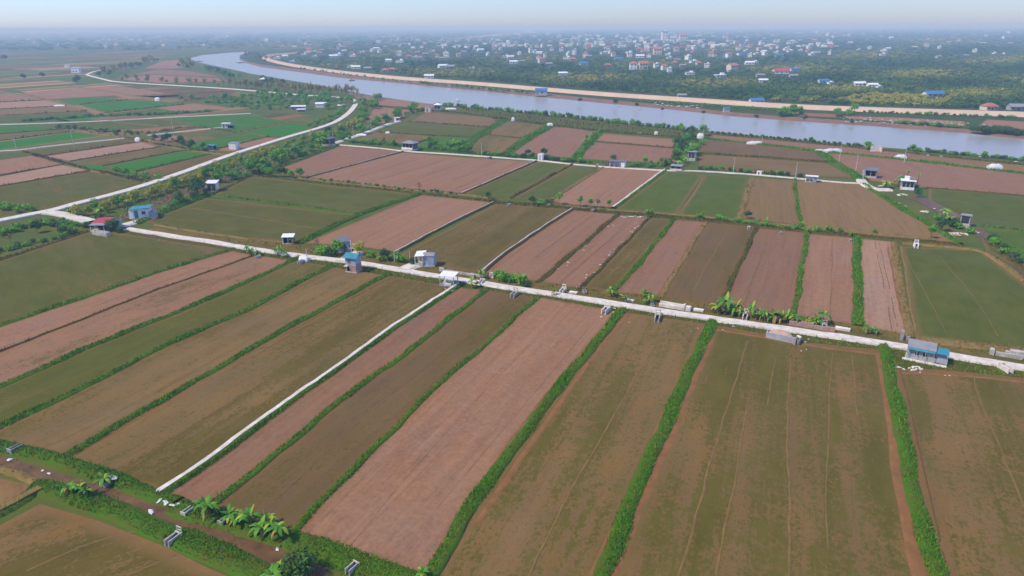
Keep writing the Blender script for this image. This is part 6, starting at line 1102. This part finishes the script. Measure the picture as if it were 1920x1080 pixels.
NAMED = [('blue1', 1748, 182, .95, 0, 'long blue roofed shed alone in the orchard behind the levee'), ('red1', 1853, 206, .8, .2, 'house with dark red roof and white gable beside the levee end'), ('grey1', 1905, 206, .8, -.1, 'grey sheet roofed house at the levee end by the frame edge'), ('blue1', 1418, 193, .7, -.05, 'blue grey house standing against the levee crest'), ('grey1', 1278, 182, .55, 0, 'small grey roofed hut against the levee crest'), ('red2', 1187, 130, 1.1, -.05, 'two storey villa with dark red roof and white front, first of two'), ('pink2', 1205, 130, 1.15, .1, 'two storey villa with orange roof and cream front, second of two'), ('crimson1', 1463, 138, 1.0, .0, 'large crimson roofed hall in the village'), ('crimson1', 1470, 134, .7, 0, 'smaller crimson roof behind the large crimson hall'), ('pink2', 1372, 134, 1.1, .4, 'pinkish villa with pale balcony in the village'), ('blue1', 1543, 155, .7, 0, 'bright blue shed with white gable at the orchard edge'), ('white1', 1557, 157, .5, .3, 'small white gable house beside the bright blue shed'), ('red1', 735, 134, .9, .2, 'red roofed house with white arch behind the levee bend'), ('red1', 722, 135, .8, -.1, 'brownish roofed house beside the one with white arch'), ('sheet1', 805, 146, .8, 0, 'white and blue sheds touching the levee'), ('white1', 885, 130, .6, 0, 'small bright white house alone in trees behind the levee'), ('sheet1', 1055, 141, .8, .1, 'long white roofed shed in the green gap of the orchard'), ('blue1', 1490, 133, .8, 0, 'dark blue roofed shed beside the crimson hall'), ('grey1', 1487, 145, .7, 0, 'pale grey house below the dark blue shed'), ('sheet1', 1430, 154, .7, 0, 'pale sheet roofed shed below the village edge'), ('grey1', 1425, 144, .7, .1, 'grey and white house left of the crimson hall at the trees') if False else ('grey1', 1425, 144, .7, .1, 'grey and white house at the trees below the village'), ('sheet1', 1610, 161, .8, 0, 'first white roofed shed in the orchard row'), ('sheet1', 1635, 163, .7, 0, 'second white roofed shed in the orchard row'), ('white1', 1648, 164, .4, .3, 'tiny white house at the end of the orchard shed row'), ('red2', 1245, 131, .8, .2, 'red roofed white house past the two villas'), ('white2', 1255, 135, .7, 0, 'white flat roofed house past the two villas'), ('white2', 1230, 127, .8, .1, 'white balconied house between the villas and the red roof'), ('blue1', 1095, 122, .9, 0, 'long white house with blue grey roof in the village green'), ('red1', 1140, 125, .8, .1, 'reddish long house in the village below the haze'), ('white1', 1293, 140, .8, 0, 'white box shed at the front of the village'), ('pink2', 1232, 102, 1.6, 0, 'big orange roofed building rising in the village'), ('red2', 1104, 90, 1.4, 0, 'tall red roofed house in the hazy village'), ('white3', 1245, 75, 3.2, 0, 'tall pale tower block on the hazy skyline'), ('pink2', 1280, 76, 3.0, 0, 'long pinkish building beside the pale tower block'), ('sheet1', 668, 129, .9, 0, 'white house at the levee bend'), ('grey1', 690, 131, .8, 0, 'dark group house beside the white one at the levee bend'), ('white1', 1655, 104, .9, 0, 'lone white house in the hazy orchard'), ('white1', 657, 127, .7, 0, 'low pale house where the levee bends')]
for k, x, y, s, rz, lab in NAMED: house(k, x, y, s, rz, lab)
g = random.Random(5)
for (x, y, k) in ((660, 101, 'red1'), (680, 99, 'white1'), (698, 97, 'white2'), (712, 99, 'white2'), (662, 106, 'white1'), (748, 104, 'red1'), (745, 103, 'red2'), (778, 109, 'white1'), (788, 111, 'red1'), (798, 103, 'grey1'), (811, 98, 'white1'), (820, 108, 'pink2'), (835, 103, 'white2'), (830, 111, 'grey1'), (860, 107, 'pink2'), (870, 99, 'grey1'), (889, 93, 'white2'), (915, 104, 'white2'), (930, 102, 'red1'), (948, 108, 'white1'), (957, 109, 'sheet1'), (975, 103, 'white2'), (963, 119, 'sheet1'), (978, 117, 'grey1'), (1003, 100, 'white2'), (1010, 111, 'red2'), (1022, 108, 'white3'), (1015, 118, 'pink2'), (1030, 122, 'grey1'), (1065, 104, 'white2'), (1063, 111, 'white1'), (1075, 114, 'red1'), (1143, 101, 'white2'), (1160, 113, 'blue1'), (1200, 107, 'blue1'), (1210, 99, 'red1'), (1165, 83, 'white1'), (1194, 88, 'white2'), (1220, 92, 'red1'), (1290, 112, 'white2'), (1300, 118, 'white1'), (1310, 121, 'red1'), (1325, 127, 'white2'), (1255, 110, 'white1'), (1270, 114, 'grey1'), (1280, 125, 'grey1'), (1265, 120, 'red1'), (1340, 95, 'red1'), (1340, 106, 'white1'), (1399, 96, 'white1'), (1445, 92, 'red2'), (1458, 91, 'white2'), (1477, 94, 'white2'), (1500, 95, 'white1'), (1515, 97, 'red1'), (1455, 99, 'white1'), (1432, 98, 'sheet1'), (1300, 98, 'red1'), (1290, 91, 'pink2'), (1535, 87, 'white2'), (1555, 82, 'sheet1'), (1545, 85, 'white1'), (1610, 94, 'white1'), (1630, 93, 'white2'), (1665, 92, 'sheet1'), (1827, 98, 'white2'), (1865, 101, 'white1'), (1885, 101, 'sheet1'), (1810, 106, 'grey1'), (1405, 121, 'sheet1'), (1415, 118, 'white1'), (845, 128, 'grey1'), (830, 127, 'sheet1'), (750, 117, 'white1'), (729, 115, 'sheet1'), (590, 107, 'white1'), (535, 107, 'sheet1'), (520, 110, 'white1'), (548, 117, 'white1'), (570, 103, 'white1'), (600, 101, 'red1'), (630, 107, 'white1'), (490, 87, 'white2'), (1350, 146, 'white1')): house(k, x, y, g.uniform(.7, 1.0))
keys = ['white1', 'white2', 'white3', 'white1', 'red1', 'red2', 'pink2', 'grey1', 'sheet1', 'white2', 'blue1']
for i in range(165):
    x = g.uniform(560, 1900) if g.random() < .6 else g.gauss(1230, 130); y = 61+g.random()**1.1*48
    if x > 1560 and g.random() < .6: continue
    house(g.choice(keys), x, y, g.uniform(.8, 1.2)*(1 if y > 72 else 1.6))
for i in range(46): x = g.uniform(-20, 560); y = 61+g.random()**1.6*30; house(g.choice(keys), x, y, g.uniform(.9, 1.3)*(1 if y > 72 else 1.6))
def distant_town():
    g = random.Random(91); mbs = {k: MB() for k in ('white_wall', 'grey_wall', 'tile_roof', 'cream_wall')}
    for i in range(430):
        x = g.uniform(-60, 1960) if g.random() < .55 else g.gauss(1150, 260); y = 57.5+g.random()**1.2*(34 if x > 520 else 24)
        if x > 1620 and g.random() < .5: continue
        p = P(x, y); D = dist(p); w = g.uniform(6, 13)*(1+D/9000); d = g.uniform(5, 9); h = g.choice((3.2, 3.4, 4, 6.4, 6.6, 9)); a = g.uniform(-.6, .6)
        k = g.choice(('white_wall', 'white_wall', 'white_wall', 'grey_wall', 'cream_wall', 'tile_roof')); mbs[k].box((p.x, p.y, h/2-.1), (w, d, h), a); mbs['white_wall' if g.random() < .5 else 'grey_wall'].box((p.x, p.y, h+.4), (w*1.06, d*1.06, .8), a, .8)
    for k, mb in mbs.items(): tag(mb.build('distant_town', M[k]), {'white_wall': 'white', 'grey_wall': 'grey', 'tile_roof': 'red', 'cream_wall': 'cream'}[k]+' houses of the distant town melting into haze', 'town', None, 'stuff')
distant_town()
for e in HP.values(): drop(e)
woodland()
# ---------------------------------------------------------------- grass objects, haze
for k, lab in (('grass', 'bright green grass growing on the field banks'), ('grass_dull', 'dull olive grass and weeds on banks and verges'), ('grass_dry', 'dry straw coloured grass on the tan banks')):
    arr = np.concatenate(GRASS[k]); o = link({'grass': 'grass', 'grass_dull': 'weeds', 'grass_dry': 'dry_grass'}[k], np_mesh(k, arr, 3, M[k])); tag(o, lab, 'grass', None, 'stuff')
    print(k, len(arr)//3)
hm = bpy.data.materials.new('haze'); hm.use_nodes = True; hn = hm.node_tree.nodes; hn.remove(hn['Principled BSDF'])
pv = hn.new('ShaderNodeVolumePrincipled'); pv.inputs['Color'].default_value = (.50, .74, 1.0, 1); pv.inputs['Absorption Color'].default_value = (.80, .98, 1, 1); pv.inputs['Density'].default_value = 3.8e-4; pv.inputs['Anisotropy'].default_value = 0.0
hm.node_tree.links.new(pv.outputs[0], hn['Material Output'].inputs['Volume'])
hb = MB(); hb.box((0, 14000, 25.0), (60000, 32000, 62.0)); hz = hb.build('haze', hm); tag(hz, 'thin pale blue haze lying over the whole plain', 'haze', None, 'stuff')
print('objects', len(bpy.data.objects))
